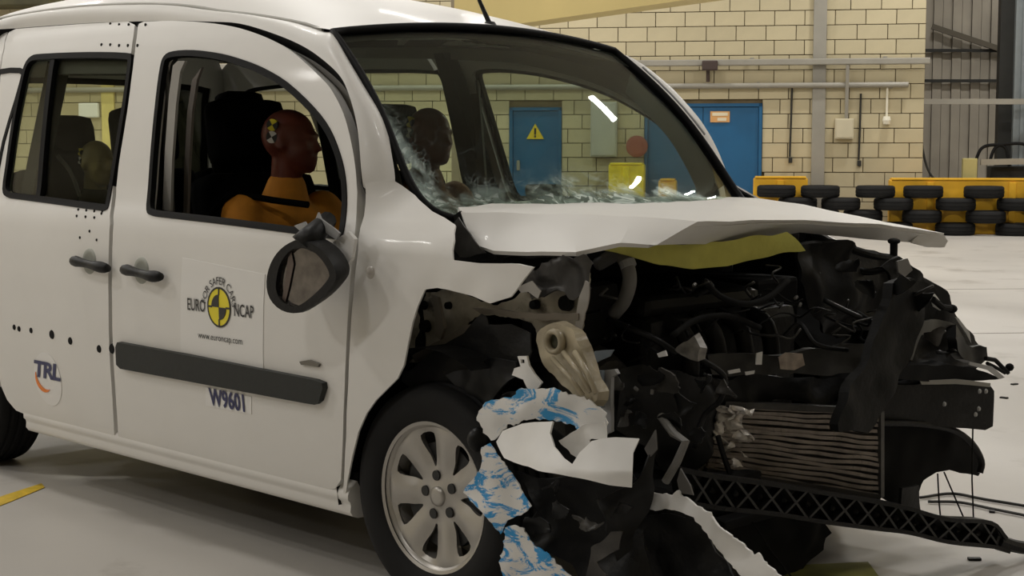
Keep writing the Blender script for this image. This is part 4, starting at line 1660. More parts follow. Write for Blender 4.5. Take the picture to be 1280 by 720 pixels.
# wheel-arch liners
for cx, cz, sg in ((0.0, 0.33, -1), (-2.80, 0.33, -1), (0.0, 0.33, 1), (-2.80, 0.33, 1)):
    V, F = [], []
    ang = np.linspace(0.02 * math.pi, 1.08 * math.pi, 20) if not (cx == 0 and sg == -1) else np.linspace(0.35 * math.pi, 1.08 * math.pi, 16)
    for t in ang:
        r = 0.40
        for yy_ in (0.872, 0.80, 0.52):
            V.append((cx + r * math.cos(t), sg * yy_, cz + r * math.sin(t)))
    for i in range(len(ang) - 1):
        for k in range(2):
            F.append((i * 3 + k, i * 3 + k + 1, (i + 1) * 3 + k + 1, (i + 1) * 3 + k))
    V2 = list(V)
    c0 = len(V2)
    V2.append((cx, sg * 0.52, cz))
    for i in range(len(ang) - 1):
        F.append((i * 3 + 2, c0, (i + 1) * 3 + 2))
    MB().add(V2, F).build('wheel_arch_liner', BLACKD, car, smooth=False)
# underbody
q = MB()
q.box((-1.45, 0, 0.27), (3.4, 1.36, 0.10), None, 0.02)
q.box((-1.30, 0, 0.30), (1.9, 1.66, 0.06), None, 0.02)
q.build('underbody', BLACKD, car)
for cx in (0.0, -2.82):
    q = MB()
    q.tube([(cx, -0.70, 0.312), (cx, 0.70, 0.312)], 0.045, 10)
    q.build('axle', DGREY, car)

# ---------------------------------------------------------------- bonnet, buckled


def grid_loft(rows, nsub_u, nsub_v, amp, sc, seed, smooth_u=True, sharp_rows=True):
    """rows of 3D points (same count) -> finer grid"""
    fine = []
    for r in rows:
        fine.append(spline(r, nsub_u) if smooth_u else [a.lerp(b, k / nsub_u) for a, b in zip(r, r[1:]) for k in range(nsub_u)] + [r[-1]])
    out = []
    for a, b in zip(fine, fine[1:]):
        for k in range(nsub_v):
            out.append([p.lerp(q_, k / nsub_v) for p, q_ in zip(a, b)])
    out.append(fine[-1])
    V, T = [], []
    n = len(out[0])
    for i, r in enumerate(out):
        for p in r:
            V.append(p + crumple(p, amp, sc, seed))
    for i in range(len(out) - 1):
        for k in range(n - 1):
            T.append((i * n + k, i * n + k + 1, (i + 1) * n + k + 1, (i + 1) * n + k))
    return V, T


h_rear = [(573, 259, -.70), (625, 254, -.50), (680, 250, -.28), (735, 248, -.06), (790, 246.5, .15), (840, 246, .34), (890, 246, .54), (925, 246.5, .66), (945, 247, .73)]
h_mid = [(574, 262, -.705), (640, 258, -.54), (720, 256, -.34), (790, 256, -.14), (850, 255, .06), (905, 255, .26), (955, 256, .47), (990, 257, .62), (1006, 256.5, .73)]
h_cre = [(576, 266, -.71), (640, 266, -.61), (720, 268, -.51), (793, 270, -.43), (872, 277, -.34), (940, 275, -.10), (1020, 276, .18), (1100, 280, .45), (1181, 292, .76)]
h_lip = [(591, 305, -.735), (617, 314, -.745), (720, 315, -.70), (775, 304, -.59), (820, 306, -.49), (905, 305, -.10), (1000, 291, .20), (1085, 299, .47), (1178, 306, .77)]
rows_ = [[P(u, v, y=y) for u, v, y in r] for r in (h_rear, h_mid, h_cre, h_lip)]
V, T = grid_loft(rows_, 5, 5, 0.004, 9, 2.0, smooth_u=False)
bonnet = sheet('bonnet', V, T, 0.012, WHITE, car, 'buckled white bonnet bent up at its front edge', toward=(0.3, -0.3, 1))
bonnet.data.set_sharp_from_angle(angle=math.radians(9))
frag('bonnet_lining', [(741, 309), (775, 303), (838, 305), (905, 302), (950, 294), (985, 289), (1008, 314), (960, 322), (911, 331), (870, 334), (825, 330), (775, 318)], LINER, bonnet, y=lin(741, -.59, 1008, .12), thick=0.01, amp=0.012, sc=10, step=7, label='olive yellow underside of the bonnet')
frag('bonnet_edge_flange', [(568, 268), (575, 262), (583, 290), (593, 307), (640, 316), (720, 317), (735, 312), (730, 324), (700, 323), (640, 322), (600, 326), (566, 325), (568, 300)], BLACKP, bonnet, y=lin(566, -.715, 735, -.665), thick=0.008, amp=0.008, step=7)
frag('torn_corner', [(565, 282), (571, 272), (580, 285), (596, 305), (606, 318), (575, 322), (566, 312)], DGREY, bonnet, y=-0.745, thick=0.004, amp=0.01, step=6)
frag('crumpled_tip', [(1150, 288), (1180, 292), (1184, 300), (1180, 309), (1160, 310), (1140, 304)], WHITE, bonnet, x=lin(1140, .60, 1184, .64), thick=0.008, amp=0.01, step=6)
q = MB()
for pts in ([(1008, 297, .45), (1030, 302, .5), (1050, 306, .55), (1085, 318, .6), (1118, 323, .62)],):
    q.tube(spline([P(u, v, x=x) for u, v, x in pts], 5), 0.012, 8)
q.build('bonnet_stay', BLACKP, bonnet)
# cowl under the windscreen base
q = MB()
q.box((-0.02, 0, 0.99), (0.30, 1.40, 0.05), Matrix.Rotation(0.15, 3, 'Y'), 0.01)
q.box((-0.19, 0, 0.70), (0.04, 1.46, 0.74), None, 0.01)
q.build('bulkhead', BLACKD, car)

# ---------------------------------------------------------------- cabin
q = MB()
V, F = [], []
pr = [(-0.15, 1.02), (-0.30, 1.055), (-0.42, 1.05), (-0.52, 1.01), (-0.57, 0.92), (-0.55, 0.75), (-0.45, 0.55), (-0.2, 0.5)]
for yy_ in np.linspace(-0.74, 0.74, 13):
    for x, z in pr:
        V.append((x, yy_, z + 0.02 * math.cos(yy_ * 9)))
n_ = len(pr)
for i in range(12):
    for k in range(n_ - 1):
        F.append((i * n_ + k, i * n_ + k + 1, (i + 1) * n_ + k + 1, (i + 1) * n_ + k))
q.add(V, F)
dash = q.build('dashboard', INTER, car, smooth=True)
q = MB()
q.lathe([(0.175 + 0.014 * math.cos(t), 0.014 * math.sin(t)) for t in np.linspace(0, 2 * math.pi, 8, endpoint=False)], (0, 0, 0), 'x', 28, close=True)
q.box((0, 0, 0), (0.03, 0.30, 0.04), None, 0.01)
q.lathe([(0.0, -0.03), (0.06, -0.02), (0.065, 0.02), (0.0, 0.02)], (0, 0, 0), 'x', 16)
M = Matrix.Translation((-0.66, -0.37, 0.98)) @ Matrix.Rotation(-0.45, 4, 'Y')
q.v = [M @ v for v in q.v]
q.build('steering_wheel', BLACKP, dash, smooth=True)
for sg in (-1, 1):
    # B pillar trim and belts
    V, F = [], []
    zz = np.linspace(0.35, 1.66, 14)
    for z in zz:
        w = hw(z) - 0.045
        lean = 0.10 * max(0, (z - 1.05) / 0.6)
        x0, x1 = -1.62 - lean * 0.2, -1.44 - lean
        V += [(x0, sg * w, z), (x0 + 0.02, sg * (w - 0.05), z), (x1 - 0.02, sg * (w - 0.05), z), (x1, sg * w, z)]
    for i in range(len(zz) - 1):
        for k in range(3):
            F.append((i * 4 + k, i * 4 + k + 1, (i + 1) * 4 + k + 1, (i + 1) * 4 + k))
    bp_ = MB().add(V, F).build('centre_pillar', mat('black_pillar_trim', (0.012, 0.012, 0.012), 0.6), car)
    q = MB()
    q.beam((-1.50, sg * 0.735, 1.55), (-1.42, sg * 0.76, 0.55), 0.012, 0.05, Vector((1, 0, 0)))
    q.build('seat_belt', INTERG, bp_)
    # inner door trims
    for x0, x1 in ((-1.42, -0.40), (-2.30, -1.66)):
        q = MB()
        q.box(((x0 + x1) / 2, sg * 0.80, 0.70), (x1 - x0, 0.05, 0.66), None, 0.02)
        q.build('door_trim', INTER, car)
    # rear pillar trim
    q = MB()
    q.beam((-2.42, sg * 0.77, 1.02), (-2.40, sg * 0.62, 1.66), 0.05, 0.09, Vector((1, 0, 0)))
    q.build('rear_pillar_trim', INTER, car)
near_pillar = [(203, 262), (206, 190), (211, 120), (216, 82), (222, 76), (231, 76), (225, 90), (220, 130), (215, 200), (213, 264)]
frag('pillar_edge', near_pillar, mat('pale_pillar_edge', (0.33, 0.32, 0.30), 0.5), car, y=-0.80, thick=0.01, amp=0, step=12)
frag('pillar_edge', [(229, 268), (230, 210), (234, 140), (240, 100), (252, 84), (246, 100), (240, 140), (236, 210), (234, 268)], mat('grey_brown_pillar_edge', (0.16, 0.14, 0.125), 0.6), car, y=-0.72, thick=0.01, amp=0, step=12)


def ell(c, r, rot=None, sub=3):
    bm = bmesh.new()
    bmesh.ops.create_icosphere(bm, subdivisions=sub, radius=1)
    M = Matrix.Translation(c) @ (rot.to_4x4() if rot else Matrix.Identity(4)) @ Matrix.Diagonal((*r, 1))
    V = [M @ v.co for v in bm.verts]
    bm.verts.index_update()
    F = [[v.index for v in f.verts] for f in bm.faces]
    bm.free()
    return V, F


def cap(q_, pts, rs, n=14):
    pts = [Vector(p) for p in pts]
    q_.tube(pts, 0, n, True, rs)
    for p, r in zip(pts, rs):
        q_.add(*ell(p, (r, r, r), None, 2))


def remesh(q_, name, m, parent, voxel, smooth_it=6):
    o_ = mesh(name, q_.v, q_.f, m, parent, True)
    md = o_.modifiers.new('r', 'REMESH')
    md.mode = 'VOXEL'
    md.voxel_size = voxel
    md.use_smooth_shade = True
    ms = o_.modifiers.new('s', 'SMOOTH')
    ms.iterations = smooth_it
    ms.factor = 0.5
    dg = bpy.context.evaluated_depsgraph_get()
    me = bpy.data.meshes.new_from_object(o_.evaluated_get(dg))
    o_.modifiers.clear()
    o_.data = me
    me.materials.clear()
    me.materials.append(m)
    me.shade_smooth()
    return o_


def seat(name, x, y, label=None, w=0.50, rest=True):
    q_ = MB()
    q_.box((x + 0.25, y, 0.52), (0.52, w, 0.18), Matrix.Rotation(-0.08, 3, 'Y'), 0.05)
    s_ = q_.build(name, FABRIC, car, smooth=True, label=label)
    q_ = MB()
    q_.box((x - 0.07, y, 0.86), (0.16, w - 0.02, 0.66), Matrix.Rotation(-0.22, 3, 'Y'), 0.06)
    q_.build('backrest', FABRIC, s_, smooth=True)
    if not rest:
        return s_
    q_ = MB()
    q_.box((x - 0.17, y, 1.33), (0.12, 0.30, 0.24), Matrix.Rotation(-0.15, 3, 'Y'), 0.045)
    q_.tube([(x - 0.14, y - 0.07, 1.14), (x - 0.165, y - 0.07, 1.26)], 0.008, 8)
    q_.tube([(x - 0.14, y + 0.07, 1.14), (x - 0.165, y + 0.07, 1.26)], 0.008, 8)
    q_.build('headrest', FABRIC, s_, smooth=True)
    return s_


HD = P(364, 178, y=-0.37)       # driver's head
HP_ = P(538, 172, y=0.37)       # passenger's head
HC = P(122, 205, y=-0.42)       # child's head
seat('front_seat', HD.x - 0.10, -0.37)
seat('front_seat', HP_.x - 0.10, 0.37)
for y_ in (-0.45, 0.0, 0.45):
    seat('rear_seat', HC.x - 0.16, y_, w=0.44, rest=y_ == 0.0)


def dummy(name, head, label, skin, shirt, sc=1.0, side=-1, arms=True, turn=0.0):
    root = empty(name, (head.x, head.y, 0.55))
    tag(root, label, 'crash dummy')
    hx, hy, hz_ = head
    pi = Matrix.Translation((-head.x, -head.y, -0.55))

    def T(dx, dy, dz):
        return Vector((hx + dx * sc, hy + dy * sc, hz_ + dz * sc))
    ct, sn = math.cos(turn), math.sin(turn)

    def TH(dx, dy, dz):
        return T(dx * ct - dy * sn, dx * sn + dy * ct, dz)
    RH = Matrix.Rotation(turn, 3, 'Z')
    q_ = MB()
    # head facing +x: skull, brow, cheeks, jaw, nose, lips, ears
    for c_, r_ in (((-0.012, 0, 0.025), (0.098, 0.077, 0.092)), ((0.025, 0, -0.02), (0.070, 0.064, 0.085)), ((0.045, 0, -0.065), (0.047, 0.048, 0.045)), ((0.062, 0, -0.085), (0.030, 0.030, 0.024)),
                   ((0.082, 0, 0.022), (0.016, 0.048, 0.012)), ((0.060, 0.032, -0.02), (0.028, 0.022, 0.026)), ((0.060, -0.032, -0.02), (0.028, 0.022, 0.026)),
                   ((0.094, 0, -0.012), (0.018, 0.011, 0.022)), ((0.108, 0, -0.024), (0.013, 0.013, 0.010)), ((0.090, 0, -0.052), (0.012, 0.022, 0.006)), ((0.088, 0, -0.064), (0.012, 0.020, 0.006)),
                   ((-0.005, 0.077, -0.005), (0.018, 0.009, 0.028)), ((-0.005, -0.077, -0.005), (0.018, 0.009, 0.028))):
        q_.add(*ell(TH(*c_), tuple(a * sc for a in r_), RH, 3))
    cap(q_, [T(-0.02, 0, -0.06), T(-0.03, 0, -0.12), T(-0.035, 0, -0.20)], [0.058 * sc, 0.056 * sc, 0.066 * sc])
    # trunk
    for c_, r_ in (((-0.05, 0, -0.30), (0.105, 0.175, 0.10)), ((-0.05, 0, -0.42), (0.115, 0.165, 0.15)), ((-0.07, 0, -0.56), (0.11, 0.15, 0.14)), ((-0.08, 0, -0.70), (0.13, 0.17, 0.11))):
        q_.add(*ell(T(*c_), tuple(a * sc for a in r_), None, 3))
    for s_ in (-1, 1):
        cap(q_, [T(-0.05, 0.17 * s_, -0.25), T(0.03, 0.235 * s_, -0.48), T(0.25, 0.17 * s_, -0.42)], [0.062 * sc, 0.050 * sc, 0.036 * sc])
        # hand on the wheel: palm, four fingers, thumb
        hb_ = T(0.30, 0.165 * s_, -0.40)
        q_.add(*ell(hb_, (0.042 * sc, 0.018 * sc, 0.036 * sc), None, 2))
        for f_ in range(4):
            L_ = (0.062, 0.070, 0.066, 0.052)[f_] * sc
            b0 = hb_ + Vector((0.034 * sc, 0, (0.026 - 0.017 * f_) * sc))
            cap(q_, [b0, b0 + Vector((L_ * 0.5, -0.006 * s_ * sc, 0.004)), b0 + Vector((L_ * 0.7, -0.030 * s_ * sc, -0.004))], [0.0085 * sc, 0.008 * sc, 0.007 * sc], 8)
        b0 = hb_ + Vector((-0.005 * sc, -0.012 * s_ * sc, 0.030 * sc))
        cap(q_, [b0, b0 + Vector((0.028 * sc, -0.016 * s_ * sc, 0.018 * sc)), b0 + Vector((0.050 * sc, -0.026 * s_ * sc, 0.014 * sc))], [0.011 * sc, 0.010 * sc, 0.008 * sc], 8)
        cap(q_, [T(-0.05, 0.09 * s_, -0.74), T(0.36, 0.11 * s_, -0.66), T(0.56, 0.10 * s_, -0.98)], [0.085 * sc, 0.060 * sc, 0.045 * sc])
    b_ = remesh(q_, 'body', skin, root, 0.0095 * max(sc, 0.85), 4)
    b_.matrix_parent_inverse = pi
    q_ = MB()
    for c_, r_ in (((-0.05, 0, -0.29), (0.118, 0.188, 0.095)), ((-0.05, 0, -0.42), (0.128, 0.180, 0.16)), ((-0.07, 0, -0.56), (0.125, 0.165, 0.15)), ((-0.08, 0, -0.68), (0.138, 0.178, 0.09))):
        q_.add(*ell(T(*c_), tuple(a * sc for a in r_), None, 3))
    for s_ in (-1, 1):
        cap(q_, [T(-0.05, 0.172 * s_, -0.245), T(0.0, 0.21 * s_, -0.38)], [0.078 * sc, 0.072 * sc])
    cap(q_, [T(-0.033, 0, -0.165), T(-0.04, 0, -0.21)], [0.076 * sc, 0.09 * sc])
    c2 = remesh(q_, 'shirt', shirt, root, 0.013, 4)
    c2.matrix_parent_inverse = pi

    def disc(name_, dx, dz, r, m_, a0, a1):
        # flat sticker on the side of the head
        V_ = [TH(dx, side * 0.0785, dz)]
        for t in np.linspace(a0, a1, 8):
            V_.append(TH(dx + r * math.cos(t), side * 0.0785, dz + r * math.sin(t)))
        V_ += [v + RH @ Vector((0, side * -0.012, 0)) for v in V_]
        k_ = 9
        F_ = [(0, i, i + 1) for i in range(1, 8)] + [(k_, k_ + i + 1, k_ + i) for i in range(1, 8)]
        F_ += [(i, i + 1, k_ + i + 1, k_ + i) for i in range(0, 8)] + [(8, 0, k_, k_ + 8)]
        o_ = MB().add(V_, F_).build(name_, m_, root)
        o_.matrix_parent_inverse = pi
    # quartered target discs
    for (dx, dz, m1) in ((-0.035, 0.060, YELLOWS), (-0.038, 0.018, WHITES)):
        for k_ in range(4):
            disc('target_quarter', dx, dz, 0.021 * sc, m1 if k_ % 2 == 0 else BLACKS, k_ * math.pi / 2 + 0.5, (k_ + 1) * math.pi / 2 + 0.5)
    return root


dummy('crash_dummy', HD, 'red brown dummy in an orange shirt sitting in the driver seat', SKIN, SHIRT, turn=0.5)
dummy('crash_dummy', HP_, 'dark red dummy in the far front seat seen through the windscreen', SKIN, mat('dull_shirt', (0.20, 0.075, 0.02), 0.8), side=-1)
dummy('child_dummy', HC, 'olive brown child dummy behind the rear side window', CHILD, mat('dark_child_clothes', (0.03, 0.03, 0.015), 0.8), sc=0.82)
# near child seat, and an unseen far one added to block the bright view
for y_, hz2, lab in ((-0.46, HC.z - 0.02, 'black child seat on the rear bench behind the rear side window'), (0.40, HC.z + 0.10, 'black child seat shape added on the far rear bench to block the bright window')):
    q = MB()
    q.box((HC.x - 0.12, y_, hz2 - 0.16), (0.14, 0.32, 0.50), Matrix.Rotation(-0.18, 3, 'Y'), 0.05)
    q.box((HC.x - 0.17, y_, hz2 + 0.10), (0.13, 0.23, 0.24), Matrix.Rotation(-0.18, 3, 'Y'), 0.06)
    q.box((HC.x + 0.10, y_, 0.68), (0.42, 0.42, 0.16), None, 0.05)
    q.box((HC.x - 0.02, y_ - 0.19, 0.80), (0.30, 0.05, 0.40), None, 0.02)
    q.box((HC.x - 0.02, y_ + 0.19, 0.80), (0.30, 0.05, 0.40), None, 0.02)
    tag(q.build('child_restraint', FABRIC, None, smooth=True), lab, 'child seat')
q = MB()
q.tube(spline([P(258, 272, y=-.62), P(285, 245, y=-.60), P(300, 243, y=-.56), P(340, 250, y=-.5), P(385, 256, y=-.45)], 5), 0.012, 8)
q.build('shoulder_belt', FABRIC, car)
q = MB()
q.tube(spline([P(72, 195, y=-.62), P(88, 215, y=-.6), P(100, 245, y=-.58)], 5), 0.008, 8)
q.build('child_belt', INTERG, car)

# ---------------------------------------------------------------- the wrecked front end
fe = car
ap = frag('inner_wing', [(507, 455), (512, 430), (519, 400), (529, 363), (545, 361), (560, 363), (590, 371), (615, 379), (640, 371), (652, 352), (665, 340), (690, 327), (722, 316), (737, 322), (735, 350), (730, 375), (728, 400), (724, 425), (712, 418), (700, 405), (684, 405), (670, 418), (662, 405), (640, 398), (615, 392), (598, 398), (580, 415), (560, 427), (540, 440), (520, 452)],
          APRON, fe, y=lin(507, -.735, 737, -.62), thick=0.005, amp=0.020, sc=13, step=7, label='stained grey beige inner wing panel with holes', jag=2)
frag('crumpled_sheet', [(645, 352), (668, 334), (700, 322), (728, 314), (738, 330), (736, 352), (728, 368), (700, 372), (676, 368), (660, 366), (648, 362)], DGREY, ap, y=-0.70, thick=0.004, amp=0.035, sc=16, step=6, jag=4)
frag('bent_flange', [(724, 372), (731, 350), (737, 352), (733, 385), (724, 420), (718, 412)], mat('pale_torn_edge', (0.34, 0.32, 0.29), 0.5, var=0.2), ap, y=-0.72, thick=0.004, amp=0.012, step=6)
frag('paint_tatter', [(646, 361), (664, 352), (676, 362), (672, 372), (660, 366), (650, 368)], mat('pale_torn_edge', (0.34, 0.32, 0.29)), ap, y=-0.73, thick=0.003, amp=0.008, step=5)
for (u, v, r) in [(560, 382, .010), (527, 382, .012), (667, 381, .012), (706, 379, .020), (530, 408, .016)]:
    c = P(u, v, y=lin(507, -.735, 737, -.62)(u, v) - 0.012)
    q = MB()
    q.lathe([(0.0, -0.006), (r, -0.006), (r * 1.15, 0.012)], c, 'y', 14)
    q.build('punched_hole', BLACKD, ap)
frag('stiffening_rib', [(540, 370), (547, 372), (556, 410), (552, 424), (545, 420)], mat('light_rib', (0.20, 0.175, 0.14), 0.45, 0.3, var=0.3), ap, y=-0.752, thick=0.01, amp=0.006, step=6)
frag('stiffening_rib', [(515, 445), (545, 428), (575, 410), (590, 404), (586, 414), (550, 436), (520, 455)], mat('light_rib', (0.20, 0.175, 0.14)), ap, y=-0.752, thick=0.01, amp=0.006, step=6)
frag('stiffening_rib', [(590, 384), (640, 388), (690, 394), (722, 392), (722, 400), (690, 402), (640, 396), (600, 392)], mat('light_rib', (0.20, 0.175, 0.14)), ap, y=-0.722, thick=0.01, amp=0.008, step=6)
frag('splash_guard', [(503, 462), (520, 453), (545, 439), (580, 416), (594, 398), (602, 390), (610, 392), (612, 404), (640, 404), (662, 415), (668, 440), (662, 460), (640, 476), (618, 496), (606, 514), (603, 540), (604, 562), (592, 552), (572, 522), (548, 502), (522, 486), (502, 478)],
     BLACKP, fe, y=lin(503, -.80, 668, -.74), thick=0.006, amp=0.022, sc=9, step=8, label='crumpled black splash guard over the front wheel')
frag('guard_fold', [(560, 470), (600, 452), (640, 448), (640, 470), (612, 496), (602, 520), (585, 505)], BLACKG, fe, y=-0.80, thick=0.005, amp=0.03, sc=12, step=7)
# buffer and hose beside the wheel
q = MB()
q.add(*ell(P(597, 549, y=-0.88), (0.026, 0.03, 0.034)))
q.build('ball_joint', BLACKG, fe, smooth=True)

# cream lamp mounting
lm = frag('lamp_mounting', [(671, 428), (678, 412), (692, 404), (708, 406), (720, 417), (728, 440), (737, 465), (747, 490), (742, 504), (729, 497), (712, 486), (694, 472), (680, 456)], CREAM, fe, y=lin(671, -.80, 747, -.86), thick=0.035, amp=0.010, sc=18, step=6, curve=2, label='cream plastic lamp mounting, twisted')
q = MB()
q.lathe([(0.026 + 0.008 * math.cos(t), 0.012 * math.sin(t)) for t in np.linspace(0, 6.28, 8, endpoint=False)], P(693, 427, y=-0.845), 'y', 18, close=True)
q.build('mounting_ring', CREAM, lm, smooth=True)
q = MB()
q.lathe([(0.0, 0.0), (0.024, 0.0), (0.024, 0.01)], P(693, 427, y=-0.838), 'y', 16)
q.build('mounting_hole', mat('dark_olive', (0.04, 0.04, 0.02), 0.6), lm)
for (a, b) in (((690, 448), (728, 494)), ((704, 440), (738, 490)), ((718, 440), (745, 492))):
    q = MB()
    q.tube([P(a[0], a[1], y=-0.858), P((a[0] + b[0]) / 2 + 3, (a[1] + b[1]) / 2, y=-0.876), P(b[0], b[1], y=-0.875)], 0.007, 8)
    q.build('mounting_rib', CREAM, lm, smooth=True)
frag('white_bracket', [(647, 446), (659, 445), (661, 458), (667, 468), (676, 478), (668, 492), (660, 486), (654, 474), (637, 470), (640, 462), (650, 459)], WHITEC, fe, y=-0.84, thick=0.006, amp=0.008, step=5, holes=[[(651, 450), (656, 450), (656, 455), (651, 455)]])
q = MB()
for a, b, r in [((716, 486), (724, 545), .006)]:
    pass
frag('pale_strut', [(752, 462), (768, 460), (772, 466), (764, 470), (764, 540), (754, 545), (752, 500)], LIGHTHOSE, fe, y=-0.70, thick=0.012, amp=0.004, step=7)
frag('pale_strut', [(742, 464), (751, 464), (752, 510), (744, 505)], mat('blue_grey_plastic', (0.22, 0.26, 0.30), 0.4), fe, y=-0.72, thick=0.012, amp=0.004, step=7)
frag('torn_blue_film', [(727, 452), (742, 440), (765, 438), (760, 446), (740, 456), (728, 464)], mat('blue_grey_plastic', (0.22, 0.26, 0.30)), fe, y=-0.70, thick=0.004, amp=0.01, step=6)

# bumper skin: torn white plastic rubbed with blue barrier paint
frag('bumper_fragment', [(596, 522), (604, 508), (622, 500), (640, 492), (646, 482), (668, 486), (690, 484), (716, 492), (740, 500), (754, 512), (756, 545), (735, 545), (716, 530), (690, 524), (660, 527), (634, 533), (622, 548), (612, 552), (602, 542)], WHITEP, fe, y=lin(596, -.90, 756, -.86), thick=0.004, amp=0.014, sc=14, step=6, jag=3, label='torn white bumper piece with pale blue smears')
bf = frag('bumper_corner', [(622, 552), (630, 538), (652, 529), (690, 525), (687, 540), (692, 558), (704, 572), (716, 580), (724, 566), (740, 552), (770, 549), (798, 548), (790, 566), (788, 607), (762, 604), (700, 593), (652, 582), (632, 572)], WHITEC, fe, y=lambda u, v: -0.955 - 0.05 * math.sin((u - 622) / 176 * 3.1) + 0.10 * max(0, (590 - v) / 60) * 0.6, thick=0.005, amp=0.008, sc=10, step=6, label='white curved corner of the bumper skin')
frag('bumper_hole_shade', [(690, 532), (705, 545), (718, 560), (722, 575), (714, 584), (702, 576), (692, 562), (687, 545)], BLACKD, bf, y=-0.90, thick=0.004, amp=0.006, step=6)  # black sheet drawn for the dark hole in the torn skin
frag('bumper_flap', [(703, 548), (716, 540), (735, 535), (754, 528), (757, 546), (738, 556), (722, 578), (714, 572)], WHITEC, bf, y=lin(703, -.93, 757, -.89), thick=0.004, amp=0.02, sc=18, step=6)
frag('bumper_fragment', [(600, 558), (612, 553), (628, 572), (638, 594), (650, 618), (663, 634), (650, 646), (634, 652), (626, 667), (604, 642), (577, 616), (588, 604), (596, 590), (602, 575)], WHITEB, fe, y=lin(577, -.965, 663, -.93), thick=0.004, amp=0.012, sc=14, step=6, jag=2, label='blue smeared white bumper piece beside the front wheel')
frag('bumper_fragment', [(630, 662), (644, 658), (657, 661), (668, 682), (690, 696), (712, 718), (720, 745), (700, 765), (630, 760), (624, 700)], WHITEB, fe, y=lin(624, -.94, 720, -.90), thick=0.004, amp=0.012, sc=14, step=6, jag=3, label='blue smeared white bumper piece hanging near the floor')
frag('bumper_strip', [(808, 611), (822, 617), (840, 619), (848, 612), (852, 621), (866, 628), (886, 641), (895, 654), (910, 667), (922, 676), (940, 694), (946, 690), (952, 700), (968, 712), (990, 738), (1000, 760), (965, 760), (940, 733), (905, 697), (880, 664), (866, 646), (838, 638), (812, 635)], WHITEC, fe, y=lin(808, -.66, 1000, -.72), thick=0.006, amp=0.006, sc=15, step=7, jag=2.5, label='torn white bumper strip hanging to the floor')
# black sheets below the bumper corner
frag('lower_panel', [(640, 586), (700, 594), (790, 608), (808, 640), (806, 700), (815, 765), (720, 765), (712, 716), (690, 695), (668, 680), (656, 655), (664, 634), (648, 612)], BLACKP, fe, y=lin(640, -.84, 810, -.72), thick=0.006, amp=0.045, sc=9, step=9, label='crumpled black panel under the bumper corner')
frag('panel_fold', [(752, 622), (790, 606), (812, 560), (820, 545), (822, 580), (812, 640), (790, 680), (770, 700), (756, 670)], BLACKG, fe, y=lin(752, -.86, 822, -.72), thick=0.006, amp=0.03, sc=11, step=8)
frag('panel_fold', [(735, 690), (760, 662), (775, 668), (770, 690), (745, 705), (760, 720), (735, 730)], DGREY, fe, y=-0.86, thick=0.004, amp=0.02, sc=14, step=7)
frag('tray_panel', [(800, 640), (866, 650), (905, 700), (960, 760), (800, 765)], BLACKP, fe, y=-0.60, thick=0.006, amp=0.02, step=10)
frag('torn_spike', [(806, 560), (818, 538), (820, 562), (812, 572)], mat('grey_spike', (0.10, 0.095, 0.09), 0.5), fe, y=-0.74, thick=0.005, amp=0.004, step=5)
frag('torn_spike', [(846, 600), (850, 585), (862, 606), (866, 618), (850, 616)], mat('grey_spike', (0.10, 0.095, 0.09)), fe, y=-0.66, thick=0.005, amp=0.004, step=5)
q = MB()
q.tube([P(826, 520, y=-0.62), P(842, 542, y=-0.64), P(857, 552, y=-0.66), P(846, 578, y=-0.66), P(832, 602, y=-0.66)], 0.011, 8)
q.build('bent_rod', GREYHOSE, fe)

# engine, gearbox and other masses behind
q = MB()
q.box((0.08, 0.05, 0.62), (0.50, 0.72, 0.34), None, 0.04)
eng = q.build('engine_block', BLACKP, fe)
q = MB()
q.box((0.10, 0.0, 0.82), (0.36, 0.56, 0.08), Matrix.Rotation(0.1, 3, 'Y'), 0.03)
q.build('engine_cover', BLACKG, eng, smooth=False)
for k in range(4):
    q = MB()
    q.tube(spline([(0.30, -0.22 + k * 0.13, 0.78), (0.38, -0.22 + k * 0.13, 0.74), (0.40, -0.22 + k * 0.13, 0.62), (0.34, -0.22 + k * 0.13, 0.52)], 4), 0.026, 10)
    q.build('inlet_pipe', BLACKP, eng, smooth=True)
q = MB()
q.box((0.02, -0.45, 0.42), (0.44, 0.34, 0.34), None, 0.05)
q.lathe([(0.0, 0.2), (0.10, 0.18), (0.14, 0.1), (0.15, -0.1), (0.0, -0.12)], (0.10, -0.42, 0.58), 'x', 18)
q.build('gearbox', DGREY, fe)
q = MB()
q.box((0.02, 0.52, 0.72), (0.30, 0.24, 0.26), None, 0.015)
bat = q.build('battery', BLACKD, fe)
q = MB()
q.box((0.12, -0.42, 0.80), (0.20, 0.26, 0.18), Matrix.Rotation(0.3, 3, 'Z'), 0.03)
q.build('air_box', BLACKD, fe)
q = MB()
q.box((0.30, 0.10, 0.30), (0.5, 1.2, 0.12), None, 0.03)
q.build('subframe', BLACKD, fe)
